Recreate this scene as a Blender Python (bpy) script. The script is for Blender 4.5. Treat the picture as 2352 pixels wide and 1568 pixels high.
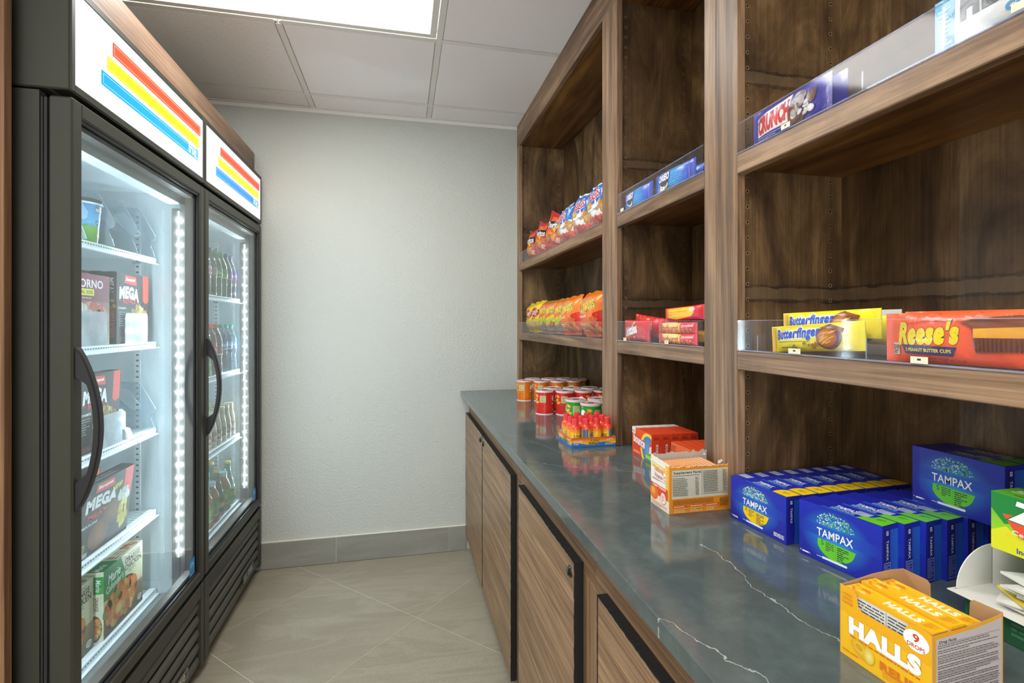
import bpy, bmesh, math, random
from math import sin, cos, pi, radians, sqrt
from mathutils import Vector, Matrix, noise
from mathutils.geometry import tessellate_polygon

for o in list(bpy.data.objects): bpy.data.objects.remove(o)
SC = bpy.context.scene
COL = SC.collection
RND = random.Random(11)

# ---------------------------------------------------------------- camera, world, exposure
YAW = math.atan(254/1141)
cd = bpy.data.cameras.new('camera'); cam = bpy.data.objects.new('camera', cd); COL.objects.link(cam)
cam.location = (0, 0, 1.29); cam.rotation_euler = (pi/2, 0, -YAW)
cd.sensor_width = 36; cd.lens = 1141/2352*36; cd.shift_y = -42/2352; cd.clip_start = .02
SC.camera = cam
w = bpy.data.worlds.new('world'); SC.world = w; w.use_nodes = True
w.node_tree.nodes['Background'].inputs[0].default_value = (.97, .98, 1.0, 1)
w.node_tree.nodes['Background'].inputs[1].default_value = 3.6
SC.view_settings.view_transform = 'Standard'; SC.view_settings.look = 'None'
SC.view_settings.exposure = 0.12; SC.view_settings.gamma = 1
SC.view_settings.use_curve_mapping = False
PANEL_EMIT = 13.0     # ceiling light panels
LED_EMIT = 1900.0      # fridge leds
SIGN_EMIT = .6      # lit header signs

# ---------------------------------------------------------------- colours
def lin(c):
    return c/12.92 if c <= .04045 else ((c+.055)/1.055)**2.4
def C(h, k=1.0):
    if isinstance(h, tuple): return h
    h = h.lstrip('#'); return tuple(lin(int(h[i:i+2], 16)/255)*k for i in (0, 2, 4))

# ---------------------------------------------------------------- materials
MATS = {}
class N:
    def __init__(s, name):
        s.m = bpy.data.materials.new(name); s.m.use_nodes = True
        s.t = s.m.node_tree; s.b = s.t.nodes['Principled BSDF']; s.out = s.t.nodes['Material Output']
        MATS[name] = s.m
    def n(s, typ, **k):
        x = s.t.nodes.new(typ)
        for a, v in k.items():
            if a.startswith('i_'):
                key = a[2:]; key = int(key) if key.isdigit() else key.replace('_', ' ')
                if hasattr(v, 'bl_rna') or isinstance(v, bpy.types.NodeSocket): s.t.links.new(v, x.inputs[key])
                else: x.inputs[key].default_value = v
            else: setattr(x, a, v)
        return x
    def l(s, a, b): s.t.links.new(a, b)
    def math(s, op, a, b=0.0, c=None, clamp=False):
        x = s.t.nodes.new('ShaderNodeMath'); x.operation = op; x.use_clamp = clamp
        for i, v in enumerate([a, b] + ([c] if c is not None else [])):
            if isinstance(v, bpy.types.NodeSocket): s.l(v, x.inputs[i])
            else: x.inputs[i].default_value = v
        return x.outputs[0]
    def mix(s, f, a, b, blend='MIX'):
        x = s.t.nodes.new('ShaderNodeMix'); x.data_type = 'RGBA'; x.blend_type = blend
        for i, v in ((0, f), (6, a), (7, b)):
            if isinstance(v, bpy.types.NodeSocket): s.l(v, x.inputs[i])
            else: x.inputs[i].default_value = (*v, 1) if isinstance(v, tuple) else v
        return x.outputs[2]
    def ramp(s, f, stops):
        x = s.t.nodes.new('ShaderNodeValToRGB'); s.l(f, x.inputs[0]); e = x.color_ramp.elements
        while len(e) < len(stops): e.new(.5)
        for i, (p, c) in enumerate(stops):
            e[i].position = p; e[i].color = (*C(c), 1) if not isinstance(c, (int, float)) else (c, c, c, 1)
        return x.outputs[0]
    def coord(s, scale=(1, 1, 1), rnd=True, rot=(0, 0, 0)):
        tc = s.n('ShaderNodeTexCoord'); v = tc.outputs['Object']
        if rnd:
            oi = s.n('ShaderNodeObjectInfo'); mul = s.math('MULTIPLY', oi.outputs['Random'], 37.0)
            ad = s.n('ShaderNodeVectorMath', operation='ADD'); s.l(v, ad.inputs[0]); s.l(mul, ad.inputs[1]); v = ad.outputs[0]
        mp = s.n('ShaderNodeMapping'); s.l(v, mp.inputs[0]); mp.inputs['Scale'].default_value = scale; mp.inputs['Rotation'].default_value = rot
        return mp.outputs[0]
    def noise(s, vec, sc, det=4, rough=.6, dist=0):
        x = s.n('ShaderNodeTexNoise'); s.l(vec, x.inputs['Vector'])
        x.inputs['Scale'].default_value = sc; x.inputs['Detail'].default_value = det
        x.inputs['Roughness'].default_value = rough; x.inputs['Distortion'].default_value = dist
        return x.outputs['Fac']
    def bump(s, h, st, dist=.002):
        x = s.n('ShaderNodeBump'); s.l(h, x.inputs['Height']); x.inputs['Strength'].default_value = st; x.inputs['Distance'].default_value = dist
        s.l(x.outputs[0], s.b.inputs['Normal'])
    def base(s, v):
        if isinstance(v, bpy.types.NodeSocket): s.l(v, s.b.inputs['Base Color'])
        else: s.b.inputs['Base Color'].default_value = (*C(v), 1)
    def set(s, **k):
        for a, v in k.items(): s.b.inputs[a.replace('_', ' ')].default_value = v

def plain(name, col, rough=.5, spec=.5, metal=0, grain=.06, gscale=40, bump=0, bscale=200):
    q = N(name); v = q.coord(rnd=False); f = q.noise(v, gscale)
    c = C(col); q.base(q.mix(f, tuple(x*(1-grain) for x in c), tuple(min(1, x*(1+grain)) for x in c)))
    q.set(Roughness=rough, Metallic=metal); q.b.inputs['Specular IOR Level'].default_value = spec
    if bump: q.bump(q.noise(v, bscale, 2), bump)
    return q.m

def wood(name, axis, dark, mid, light, rough=.45, streak=26, blotch=.35, bands=None, gl=.9):
    q = N(name)
    a = {'x': (1, 0, 0), 'y': (0, 1, 0), 'z': (0, 0, 1)}[axis]
    sc = tuple(gl if k else streak for k in a); fs = tuple(4. if k else 260. for k in a)
    f1 = q.noise(q.coord(sc), 1, 6, .66, 1.4)
    f2 = q.noise(q.coord(fs), 1, 3, .6)
    f3 = q.noise(q.coord((7, 7, 4)), 1, 5, .65, .8)
    col = q.ramp(f1, [(.34, dark), (.5, mid), (.66, light)])
    dk = q.mix(1.0, col, C('#ffffff'), 'MULTIPLY')
    fine = q.ramp(f2, [(.35, .6), (.6, 1.0)]); col = q.mix(.8, col, fine, 'MULTIPLY')
    bl = q.ramp(f3, [(.3, .45), (.62, 1.0)]); col = q.mix(blotch, col, bl, 'MULTIPLY')
    if bands:   # glued strip joints stained across the panels at fixed heights
        tc = q.n('ShaderNodeTexCoord'); sp = q.n('ShaderNodeSeparateXYZ'); q.l(tc.outputs['Object'], sp.inputs[0])
        nz = q.noise(q.coord((18, 18, 60)), 1, 5, .75)
        z = q.math('MULTIPLY_ADD', nz, .022, sp.outputs[2])
        for zc in bands:
            d = q.math('ABSOLUTE', q.math('SUBTRACT', z, zc+.011))
            line = q.math('LESS_THAN', q.math('ABSOLUTE', q.math('SUBTRACT', d, .0145)), .0035)
            soft = q.ramp(q.math('DIVIDE', d, .05), [(.3, 1.0), (1.0, 0.0)])
            inner = q.math('LESS_THAN', d, .012)
            col = q.mix(q.math('MULTIPLY', soft, .35), col, C('#20150d'))
            col = q.mix(q.math('MULTIPLY', inner, .35), col, C('#77634b'))
            col = q.mix(q.math('MULTIPLY', q.math('MULTIPLY', line, q.ramp(nz, [(.35, .15), (.6, 1.0)])), .7), col, C('#1c130c'))
    q.base(col); q.set(Roughness=rough); q.bump(f2, .12, .001)
    return q.m

def printm(name, rough, coat=0, bump=0, bscale=60, metal=0):
    q = N(name); at = q.n('ShaderNodeAttribute', attribute_name='Col')
    f = q.noise(q.coord(rnd=False), 300, 2); q.base(q.mix(q.math('MULTIPLY', f, .08), at.outputs['Color'], C('#808080')))
    q.set(Roughness=rough, Metallic=metal); q.b.inputs['Coat Weight'].default_value = coat; q.b.inputs['Coat Roughness'].default_value = .08
    if bump: q.bump(q.noise(q.coord(), bscale, 4, .6, .8), bump, .004)
    return q.m

def thin_glass(name, tint, refl=1.0, haze=0.0, hazecol=(1, 1, 1), rough=.0, ior=1.5):
    q = N(name); q.t.nodes.remove(q.b)
    tr = q.n('ShaderNodeBsdfTransparent'); tr.inputs[0].default_value = (*tint, 1)
    gl = q.n('ShaderNodeBsdfGlossy'); gl.inputs['Roughness'].default_value = rough
    ge = q.n('ShaderNodeNewGeometry'); fr = q.n('ShaderNodeFresnel')
    q.l(q.math('MULTIPLY_ADD', ge.outputs['Backfacing'], 1/ior-ior, ior), fr.inputs['IOR'])   # same air-to-glass fresnel on both faces
    nz = q.noise(q.coord(rnd=False), 9, 3) if haze else None
    ms = q.n('ShaderNodeMixShader'); q.l(q.math('MULTIPLY', fr.outputs[0], refl, clamp=True), ms.inputs[0]); q.l(tr.outputs[0], ms.inputs[1]); q.l(gl.outputs[0], ms.inputs[2])
    last = ms.outputs[0]
    if haze:
        df = q.n('ShaderNodeBsdfDiffuse'); df.inputs[0].default_value = (*hazecol, 1)
        m2 = q.n('ShaderNodeMixShader'); q.l(q.math('MULTIPLY', nz, haze*2, clamp=True), m2.inputs[0]); q.l(last, m2.inputs[1]); q.l(df.outputs[0], m2.inputs[2]); last = m2.outputs[0]
    q.l(last, q.out.inputs[0]); return q.m

def emit(name, col, st, attr=False):
    q = N(name)
    if attr:
        at = q.n('ShaderNodeAttribute', attribute_name='Col'); q.l(at.outputs['Color'], q.b.inputs['Emission Color']); q.base(at.outputs['Color'])
    else: q.b.inputs['Emission Color'].default_value = (*C(col), 1); q.base(col)
    q.b.inputs['Emission Strength'].default_value = st; q.set(Roughness=.25); return q.m

FR = ('#5e4632', '#906f52', '#b79472')        # walnut-stained face frame
wood('frame_z', 'z', *FR, streak=17, blotch=.45); wood('frame_y', 'y', *FR, streak=17, blotch=.45)
PN = ('#4a3420', '#775a38', '#a07e54')
wood('panel_z', 'z', *PN, rough=.5, streak=6, blotch=.95, gl=2.2, bands=(1.352-.905, 1.80-.905))
wood('shelf_y', 'y', '#4a2e14', '#7a5028', '#a07038', rough=.38, streak=10, blotch=.6)
wood('surround_z', 'z', '#6a4a33', '#8a6447', '#a57f5e', blotch=.3)
wood('surround_y', 'y', '#6a5140', '#8d705a', '#a88b72', blotch=.2)
wood('laminate_z', 'z', '#7a5c42', '#9a7858', '#b8946f', rough=.42, streak=55, blotch=.1)
wood('laminate_door', 'y', '#765740', '#9a7757', '#bd9872', rough=.42, streak=60, blotch=.12, gl=1.6)
wood('laminate_y', 'y', '#6a4c34', '#8a6849', '#a88260', rough=.42, streak=70, blotch=.1)
plain('edge_black', '#15171a', .45, bump=.6, bscale=90, grain=.4)
plain('black_metal', '#37382f', .42, .5, grain=.1, bump=.05, bscale=600)
plain('black_plastic', '#26272a', .35, .5)
plain('gasket', '#2c2d2c', .6)
plain('jamb_grey', '#6e6763', .5)
plain('black_gap', '#060607', .6)
plain('lock_black', '#0d0e10', .22, .6)
plain('liner_white', '#dfe6ea', .3, .5, grain=.02)
plain('enamel_white', '#eef2f4', .35)
plain('shelf_slot', '#3c4247', .6)
plain('galvanised', '#a9afb3', .3, .5, metal=.8)
plain('tee_white', '#dedad2', .5, grain=.02)
plain('hole_dark', '#120c07', .8)
plain('hole_rim', '#a37f5a', .6)
plain('kraft', '#b98f62', .75, .3, grain=.1)
plain('card_white', '#dcdad2', .6)
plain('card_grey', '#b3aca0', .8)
plain('price_tag', '#e9e4c8', .5)
plain('louver_grey', '#55554d', .5, grain=.25, gscale=25)
printm('card', .38); printm('chilled_card', .55); MATS['chilled_card'].node_tree.nodes['Principled BSDF'].inputs['Specular IOR Level'].default_value = .15; printm('gloss', .22, .3); printm('film', .3, .25, .35, 38); printm('label', .3)
printm('foil', .28, .2, .55, 45, .15)
thin_glass('door_glass', (.93, .97, .97), 1.0)
thin_glass('acrylic', (.99, .985, .99), .45, .012, (.9, .88, .95), .07)
thin_glass('acrylic_edge', (.75, .8, .9), 1.0, .25, (.8, .8, .95))
thin_glass('clear_plastic', (.88, .93, .96), .8, .16, (.75, .85, .92), .1)
thin_glass('frosted', (.85, .9, .95), .8, .38, (.9, .93, .97), .2)
thin_glass('water_plastic', (.80, .90, .95), 1.2, .10, (.8, .9, 1))
thin_glass('bottle_glass', (.55, .75, .66), 1.4, .05, (.5, .7, .6))
emit('light_panel', '#fdfdfb', PANEL_EMIT); emit('led', '#e4f2ff', LED_EMIT); emit('led_strip', '#e4f2ff', 60.0)
emit('sign', '#ffffff', SIGN_EMIT, True)

def special():
    q = N('wall_paint'); v = q.coord(rnd=False)
    f = q.noise(v, 1.2, 2); q.base(q.mix(f, C('#b3b5ad'), C('#babcb4'))); q.set(Roughness=.6)
    b = q.noise(v, 120, 3, .5); q.bump(b, .8, .005)
    q = N('tile_smooth'); v = q.coord(rnd=False); f = q.noise(v, 90, 3); q.base(q.mix(f, C('#eae4e0'), C('#f0ebe8'))); q.set(Roughness=.85); q.bump(q.noise(v, 400, 2), .15)
    q = N('tile_fissured'); v = q.coord(rnd=False)
    vo = q.n('ShaderNodeTexVoronoi'); q.l(v, vo.inputs['Vector']); vo.inputs['Scale'].default_value = 170
    pit = q.math('LESS_THAN', vo.outputs['Distance'], .22); sel = q.math('GREATER_THAN', q.noise(v, 60, 2), .5)
    p = q.math('MULTIPLY', pit, sel); q.base(q.mix(p, C('#e6e0dc'), C('#b2aba5'))); q.set(Roughness=.9)
    q.bump(q.math('SUBTRACT', 1.0, p), .5, .002)
    q = N('quartz'); tc = q.n('ShaderNodeTexCoord'); v = tc.outputs['Object']
    f = q.noise(v, 11, 7, .7, .3); f2 = q.noise(v, 60, 3)
    col = q.ramp(f, [(.3, '#465050'), (.5, '#525d5d'), (.7, '#616d6c')]); col = q.mix(q.math('MULTIPLY', f2, .25), col, C('#4c5658'))
    sp = q.n('ShaderNodeSeparateXYZ'); q.l(v, sp.inputs[0])
    nv = q.n('ShaderNodeTexNoise'); q.l(v, nv.inputs['Vector']); nv.inputs['Scale'].default_value = 55; nv.inputs['Detail'].default_value = 4
    sub = q.n('ShaderNodeVectorMath', operation='SUBTRACT'); q.l(nv.outputs['Color'], sub.inputs[0]); sub.inputs[1].default_value = (.5, .5, .5)
    mu = q.n('ShaderNodeVectorMath', operation='SCALE'); q.l(sub.outputs[0], mu.inputs[0]); mu.inputs['Scale'].default_value = .022
    ad = q.n('ShaderNodeVectorMath', operation='ADD'); q.l(v, ad.inputs[0]); q.l(mu.outputs[0], ad.inputs[1])
    sp2 = q.n('ShaderNodeSeparateXYZ'); q.l(ad.outputs[0], sp2.inputs[0])
    lines = [([(.338, 1.739), (.4, 1.603), (.467, 1.416), (.544, 1.317), (.605, 1.237), (.66, 1.12)], .0008, .5),
             ([(.316, 1.368), (.422, 1.278), (.535, 1.22), (.60, 1.18)], .0008, .5),
             ([(.507, .773), (.518, .737), (.513, .685), (.499, .629), (.507, .587), (.505, .546), (.523, .493)], .0009, .8),
             ([(.325, .594), (.343, .568), (.355, .531), (.366, .497), (.383, .475), (.39, .42)], .0010, .8)]
    for pts, wd, st in lines:
        best = None
        for a, b in zip(pts, pts[1:]):
            dx, dy = b[0]-a[0], b[1]-a[1]; L2 = dx*dx+dy*dy
            px = q.math('SUBTRACT', sp2.outputs[0], a[0]); py = q.math('SUBTRACT', sp2.outputs[1], a[1])
            t = q.math('DIVIDE', q.math('ADD', q.math('MULTIPLY', px, dx), q.math('MULTIPLY', py, dy)), L2, clamp=True)
            ex = q.math('SUBTRACT', px, q.math('MULTIPLY', t, dx)); ey = q.math('SUBTRACT', py, q.math('MULTIPLY', t, dy))
            d = q.math('SQRT', q.math('ADD', q.math('MULTIPLY', ex, ex), q.math('MULTIPLY', ey, ey)))
            best = d if best is None else q.math('MINIMUM', best, d)
        wv = q.math('MULTIPLY', q.math('SUBTRACT', q.noise(v, 30, 4), .22), wd*2.6)
        k = q.math('LESS_THAN', best, wv); col = q.mix(q.math('MULTIPLY', k, st), col, C('#b4b8b3'))
    q.base(col); q.set(Roughness=.13); q.b.inputs['Specular IOR Level'].default_value = .8
    q.l(q.math('MULTIPLY_ADD', q.noise(v, 25, 4), .08, .05), q.b.inputs['Roughness'])
    q = N('floor_tile'); v = q.coord(rnd=True)
    f = q.noise(q.coord((1.1, 4.5, 1), True, (0, 0, radians(20))), 1, 6, .6, 1.2); f2 = q.noise(v, 220, 3); f3 = q.noise(v, 2.2, 3)
    col = q.ramp(f, [(.28, '#8f8776'), (.42, '#979080'), (.5, '#a29b8b'), (.56, '#938b7b'), (.75, '#9c9686')])
    col = q.mix(q.math('MULTIPLY', f3, .5), col, C('#988d7a')); col = q.mix(q.ramp(f2, [(.45, .0), (.7, .45)]), col, C('#776f5f'))
    q.base(col); q.set(Roughness=.42); q.bump(f2, .08)
    q = N('base_tile'); v = q.coord(rnd=True); f = q.noise(q.coord((2, 1, 14)), 1, 5, .6, .8); f2 = q.noise(v, 260, 3)
    col = q.ramp(f, [(.3, '#7c7a72'), (.5, '#88857c'), (.7, '#929087')]); col = q.mix(q.ramp(f2, [(.4, .0), (.65, .5)]), col, C('#77736a'))
    q.base(col); q.set(Roughness=.5)
    plain('grout', '#ddd8c9', .8)
special()
def M(n): return MATS[n]

# ---------------------------------------------------------------- mesh building
class MB:
    def __init__(s): s.v = []; s.f = []; s.m = []; s.c = []; s.sm = []; s.mats = []
    def mi(s, m):
        m = MATS[m] if isinstance(m, str) else m
        if m not in s.mats: s.mats.append(m)
        return s.mats.index(m)
    def add(s, vs, fs, mat, col='#ffffff', smooth=False, cols=None):
        b = len(s.v); s.v += [tuple(p) for p in vs]
        c = C(col); s.c += ([(*C(q), 1) for q in cols] if cols else [(*c, 1)]*len(vs))
        k = s.mi(mat)
        for f in fs: s.f.append(tuple(i+b for i in f)); s.m.append(k); s.sm.append(smooth)
        return s
    def box(s, x0, x1, y0, y1, z0, z1, mat, col='#ffffff', bev=0):
        x0, x1 = sorted((x0, x1)); y0, y1 = sorted((y0, y1)); z0, z1 = sorted((z0, z1))
        lo = (x0, y0, z0); hi = (x1, y1, z1)
        bev = min(bev, .45*min(x1-x0, y1-y0, z1-z0))
        if bev <= 0:
            vs = [(x, y, z) for x in (x0, x1) for y in (y0, y1) for z in (z0, z1)]
            fs = [(0, 1, 3, 2), (4, 6, 7, 5), (0, 4, 5, 1), (2, 3, 7, 6), (0, 2, 6, 4), (1, 5, 7, 3)]
            return s.add(vs, fs, mat, col)
        vs = []; idx = {}
        for sx in (0, 1):
            for sy in (0, 1):
                for sz in (0, 1):
                    sg = (sx, sy, sz)
                    for a in range(3):
                        p = []
                        for k in range(3):
                            e = (lo, hi)[sg[k]][k]
                            p.append(e if k == a else e + (bev if sg[k] == 0 else -bev))
                        idx[sg, a] = len(vs); vs.append(tuple(p))
        fs = []; cen = Vector([(lo[k]+hi[k])/2 for k in range(3)])
        def face(ids):
            p = [Vector(vs[i]) for i in ids]; n = (p[1]-p[0]).cross(p[2]-p[0]); m = sum(p, Vector())/len(p)
            fs.append(tuple(ids) if n.dot(m-cen) > 0 else tuple(reversed(ids)))
        for a in range(3):
            b, c = [(1, 2), (0, 2), (0, 1)][a]
            for sa in (0, 1):
                q = []
                for sb, sc_ in ((0, 0), (1, 0), (1, 1), (0, 1)):
                    g = [0, 0, 0]; g[a] = sa; g[b] = sb; g[c] = sc_; q.append(idx[tuple(g), a])
                face(q)
            for sb in (0, 1):
                for sc_ in (0, 1):
                    g0 = [0, 0, 0]; g0[b] = sb; g0[c] = sc_; g1 = list(g0); g1[a] = 1
                    face([idx[tuple(g0), b], idx[tuple(g1), b], idx[tuple(g1), c], idx[tuple(g0), c]])
        for sx in (0, 1):
            for sy in (0, 1):
                for sz in (0, 1): face([idx[(sx, sy, sz), a] for a in range(3)])
        return s.add(vs, fs, mat, col)
    def prism(s, poly, fn, t0, t1, mat, col='#ffffff', holes=()):
        """poly: 2d outline, fn(a, b, t) -> 3d; extrude from t0 to t1; holes: list of outlines"""
        loops = [list(poly)] + [list(h) for h in holes]
        tri = tessellate_polygon([[Vector((p[0], p[1], 0)) for p in l] for l in loops])
        flat = [p for l in loops for p in l]; n = len(flat)
        vs = [fn(p[0], p[1], t0) for p in flat] + [fn(p[0], p[1], t1) for p in flat]
        fs = [tuple(t) for t in tri] + [tuple(i+n for i in reversed(t)) for t in tri]
        b = 0
        for l in loops:
            m = len(l)
            for i in range(m): fs.append((b+i, b+(i+1) % m, b+(i+1) % m+n, b+i+n))
            b += m
        return s.add(vs, fs, mat, col)
    def lathe(s, prof, mat, seg=24, cx=0, cy=0, z=0, col='#ffffff', cols=None, cap=True):
        """prof [(r,z)...]; cols: colour per ring segment"""
        for i, ((r0, z0), (r1, z1)) in enumerate(zip(prof, prof[1:])):
            c = cols[i] if cols else col
            if c is None: continue
            vs = [(cx+r*cos(2*pi*k/seg), cy+r*sin(2*pi*k/seg), z+zz) for r, zz in ((r0, z0), (r1, z1)) for k in range(seg)]
            fs = [(k, (k+1) % seg, seg+(k+1) % seg, seg+k) for k in range(seg)]
            mm = mat
            if isinstance(c, tuple) and isinstance(c[0], str): mm, c = c
            s.add(vs, fs, mm, c, True)
        return s
    def disc(s, cx, cy, z, r, mat, col='#ffffff', seg=20):
        vs = [(cx, cy, z)] + [(cx+r*cos(2*pi*k/seg), cy+r*sin(2*pi*k/seg), z) for k in range(seg)]
        return s.add(vs, [(0, 1+k, 1+(k+1) % seg) for k in range(seg)], mat, col)
    def tube(s, pts, r, mat, col='#ffffff', seg=6):
        rings = []; P = [Vector(p) for p in pts]
        for i, p in enumerate(P):
            d = (P[min(i+1, len(P)-1)] - P[max(i-1, 0)]).normalized()
            a = d.cross(Vector((0, 0, 1)) if abs(d.z) < .9 else Vector((1, 0, 0))).normalized(); b = d.cross(a)
            rings.append([p + a*(r*cos(2*pi*k/seg)) + b*(r*sin(2*pi*k/seg)) for k in range(seg)])
        vs = [q for ring in rings for q in ring]; fs = []
        for i in range(len(P)-1):
            for k in range(seg): fs.append((i*seg+k, i*seg+(k+1) % seg, (i+1)*seg+(k+1) % seg, (i+1)*seg+k))
        fs += [tuple(range(seg)), tuple(range((len(P)-1)*seg, len(P)*seg))]
        return s.add(vs, fs, mat, col, True)
    def move(s, o):
        s.v = [(p[0]-o[0], p[1]-o[1], p[2]-o[2]) for p in s.v]; return s
    def mesh(s, name):
        me = bpy.data.meshes.new(name); me.from_pydata(s.v, [], s.f)
        for m in s.mats: me.materials.append(m)
        me.polygons.foreach_set('material_index', s.m); me.polygons.foreach_set('use_smooth', s.sm)
        at = me.color_attributes.new('Col', 'FLOAT_COLOR', 'POINT')
        at.data.foreach_set('color', [x for c in s.c for x in c]); me.update(); return me

def obj(name, mb, parent=None, loc=(0, 0, 0), rot=(0, 0, 0), o=None, kind=None):
    if o: mb.move(o)
    x = bpy.data.objects.new(name, mb.mesh(name) if isinstance(mb, MB) else mb); COL.objects.link(x)
    x.location = loc; x.rotation_euler = rot
    if parent: x.parent = parent
    if kind: x['kind'] = kind
    return x
def tag(o, label=None, cat=None, group=None, kind=None):
    for k, v in (('label', label), ('category', cat), ('group', group), ('kind', kind)):
        if v: o[k] = v
    return o
def thing(name, label, cat, loc=(0, 0, 0), rz=0, group=None):
    o = bpy.data.objects.new(name, None); COL.objects.link(o); o.location = loc; o.rotation_euler = (0, 0, rz)
    o.empty_display_size = .05
    return tag(o, label, cat, group)
def kids(o): return [c for c in bpy.data.objects if c.parent == o]
def dup(o, loc, rot, label, cat=None, group=None):
    c = o.copy(); COL.objects.link(c); c.location = loc; c.rotation_euler = rot if isinstance(rot, tuple) else (0, 0, rot)
    for ch in kids(o):
        d = ch.copy(); COL.objects.link(d); d.parent = c
        for g in kids(ch):
            e = g.copy(); COL.objects.link(e); e.parent = d
    return tag(c, label, cat, group)

# ---------------------------------------------------------------- flat print
_TXT = {}
def txt_tris(sx, off=0., shear=0., sp=1.):
    k = (sx, off, shear, sp)
    if k not in _TXT:
        cu = bpy.data.curves.new('t', 'FONT'); cu.body = sx; cu.size = 1; cu.offset = off; cu.shear = shear; cu.space_character = sp
        cu.resolution_u = 3; cu.fill_mode = 'BOTH'; cu.dimensions = '2D'
        ob = bpy.data.objects.new('t', cu); me = bpy.data.meshes.new_from_object(ob)
        me.calc_loop_triangles(); vs = [(p.co.x, p.co.y) for p in me.vertices]
        tr = [tuple(vs[i] for i in t.vertices) for t in me.loop_triangles]
        bpy.data.objects.remove(ob); bpy.data.curves.remove(cu); bpy.data.meshes.remove(me)
        xs = [p[0] for p in vs] or [0, 1]; ys = [p[1] for p in vs] or [0, 1]
        _TXT[k] = (tr, min(xs), max(xs), min(ys), max(ys))
    return _TXT[k]
class Art:
    def __init__(s, w, h, base=None, base2=None, d='y'):
        s.w = w; s.h = h; s.t = []; s.L = 0; s.r = random.Random(5)
        if base: s.rect(0, 0, w, h, base, base2, d)
    def tri(s, pts, cols): s.t.append((pts, [C(c) for c in cols], s.L))
    def rect(s, x0, y0, x1, y1, c, c2=None, d='y'):
        s.L += 1; a, b = C(c), C(c2 or c)
        q = [(x0, y0), (x1, y0), (x1, y1), (x0, y1)]
        k = [a, a, b, b] if d == 'y' else [a, b, b, a]
        s.tri((q[0], q[1], q[2]), (k[0], k[1], k[2])); s.tri((q[0], q[2], q[3]), (k[0], k[2], k[3])); return s
    def poly(s, pts, c):
        s.L += 1
        for t in tessellate_polygon([[Vector((*p, 0)) for p in pts]]): s.tri(tuple(pts[i] for i in t), (c, c, c))
        return s
    def ell(s, cx, cy, rx, ry, c, c2=None, n=20, a0=0, a1=360, new=True, rot=0):
        if new: s.L += 1
        def P(k):
            a = radians(a0+(a1-a0)*k/n); x, y = rx*cos(a), ry*sin(a); r = radians(rot)
            return (cx+x*cos(r)-y*sin(r), cy+x*sin(r)+y*cos(r))
        for k in range(n): s.tri(((cx, cy), P(k), P(k+1)), (c, c2 or c, c2 or c))
        return s
    def text(s, t, cx, cy, w, h, c, bold=.0, shear=0., rot=0, out=None, arc=0):
        """text fitted into w x h centred on cx, cy"""
        sp = 1+bold*1.6; tr, x0, x1, y0, y1 = txt_tris(t, 0., shear, sp); sx = w/(x1-x0); sy = h/(y1-y0); r = radians(rot)
        def put(tris, col):
            s.L += 1
            for tri in tris:
                q = []
                for p in tri:
                    x = (p[0]-(x0+x1)/2)*sx; y = (p[1]-(y0+y1)/2)*sy - arc*(2*x/w)**2
                    q.append((cx+x*cos(r)-y*sin(r), cy+x*sin(r)+y*cos(r)))
                s.tri(tuple(q), (col, col, col))
        if out:
            for o_, c_ in out: put(txt_tris(t, o_, shear, sp)[0], c_)
        put(txt_tris(t, bold, shear, sp)[0] if bold else tr, c); return s
    def lines(s, x0, y0, x1, y1, n, c, fill=.5, seed=1):
        """rows of small print too fine to read"""
        s.L += 1; r = random.Random(seed); dy = (y1-y0)/n
        for i in range(n):
            y = y1-(i+.5)*dy; x = x0; hh = dy*fill/2
            end = x1 if r.random() < .7 else x0+(x1-x0)*r.uniform(.5, .95)
            while x < end-1e-6:
                wd = min(r.uniform(1.2, 5)*dy*.7, end-x)
                s.tri(((x, y-hh), (x+wd, y-hh), (x+wd, y+hh)), (c, c, c)); s.tri(((x, y-hh), (x+wd, y+hh), (x, y+hh)), (c, c, c)); x += wd+dy*.35
        return s
    def blobs(s, cx, cy, rx, ry, cols, n, size, seed=3):
        r = random.Random(seed)
        for i in range(n):
            if i % 6 == 0: s.L += 1
            a = r.uniform(0, 2*pi); d = sqrt(r.random()); k = r.uniform(.6, 1.3)*size; c = r.choice(cols)
            c1 = C(c); c2 = tuple(x*.6 for x in c1)
            s.ell(cx+rx*d*cos(a), cy+ry*d*sin(a), k, k*r.uniform(.45, .9), c1, c2, 9, new=False, rot=r.uniform(0, 180))
        return s
    def emit(s, mb, fn, mat, step=.00005, maxe=None, l0=1):
        vs = []; fs = []; cs = []; seen = {}
        def put(p, c, L, dep=0):
            if maxe and dep < 8:
                e = [(p[i][0]-p[(i+1) % 3][0])**2+(p[i][1]-p[(i+1) % 3][1])**2 for i in range(3)]
                k = e.index(max(e))
                if e[k] > maxe*maxe:
                    a, b, d = k, (k+1) % 3, (k+2) % 3
                    m = ((p[a][0]+p[b][0])/2, (p[a][1]+p[b][1])/2); mc = tuple((x+y)/2 for x, y in zip(c[a], c[b]))
                    put((p[a], m, p[d]), (c[a], mc, c[d]), L, dep+1); put((m, p[b], p[d]), (mc, c[b], c[d]), L, dep+1); return
            ids = []
            for i in range(3):
                k = (round(p[i][0], 6), round(p[i][1], 6), L, tuple(round(x, 3) for x in c[i])) if maxe else len(vs)
                if k not in seen: seen[k] = len(vs); vs.append(fn(p[i][0], p[i][1], (L-1+l0)*step)); cs.append(c[i])
                ids.append(seen[k])
            if len(set(ids)) == 3: fs.append(tuple(ids))
        for p, c, L in s.t:
            ar = (p[1][0]-p[0][0])*(p[2][1]-p[0][1])-(p[2][0]-p[0][0])*(p[1][1]-p[0][1])
            if ar < 0: p = (p[0], p[2], p[1]); c = [c[0], c[2], c[1]]
            put(p, c, L)
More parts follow.
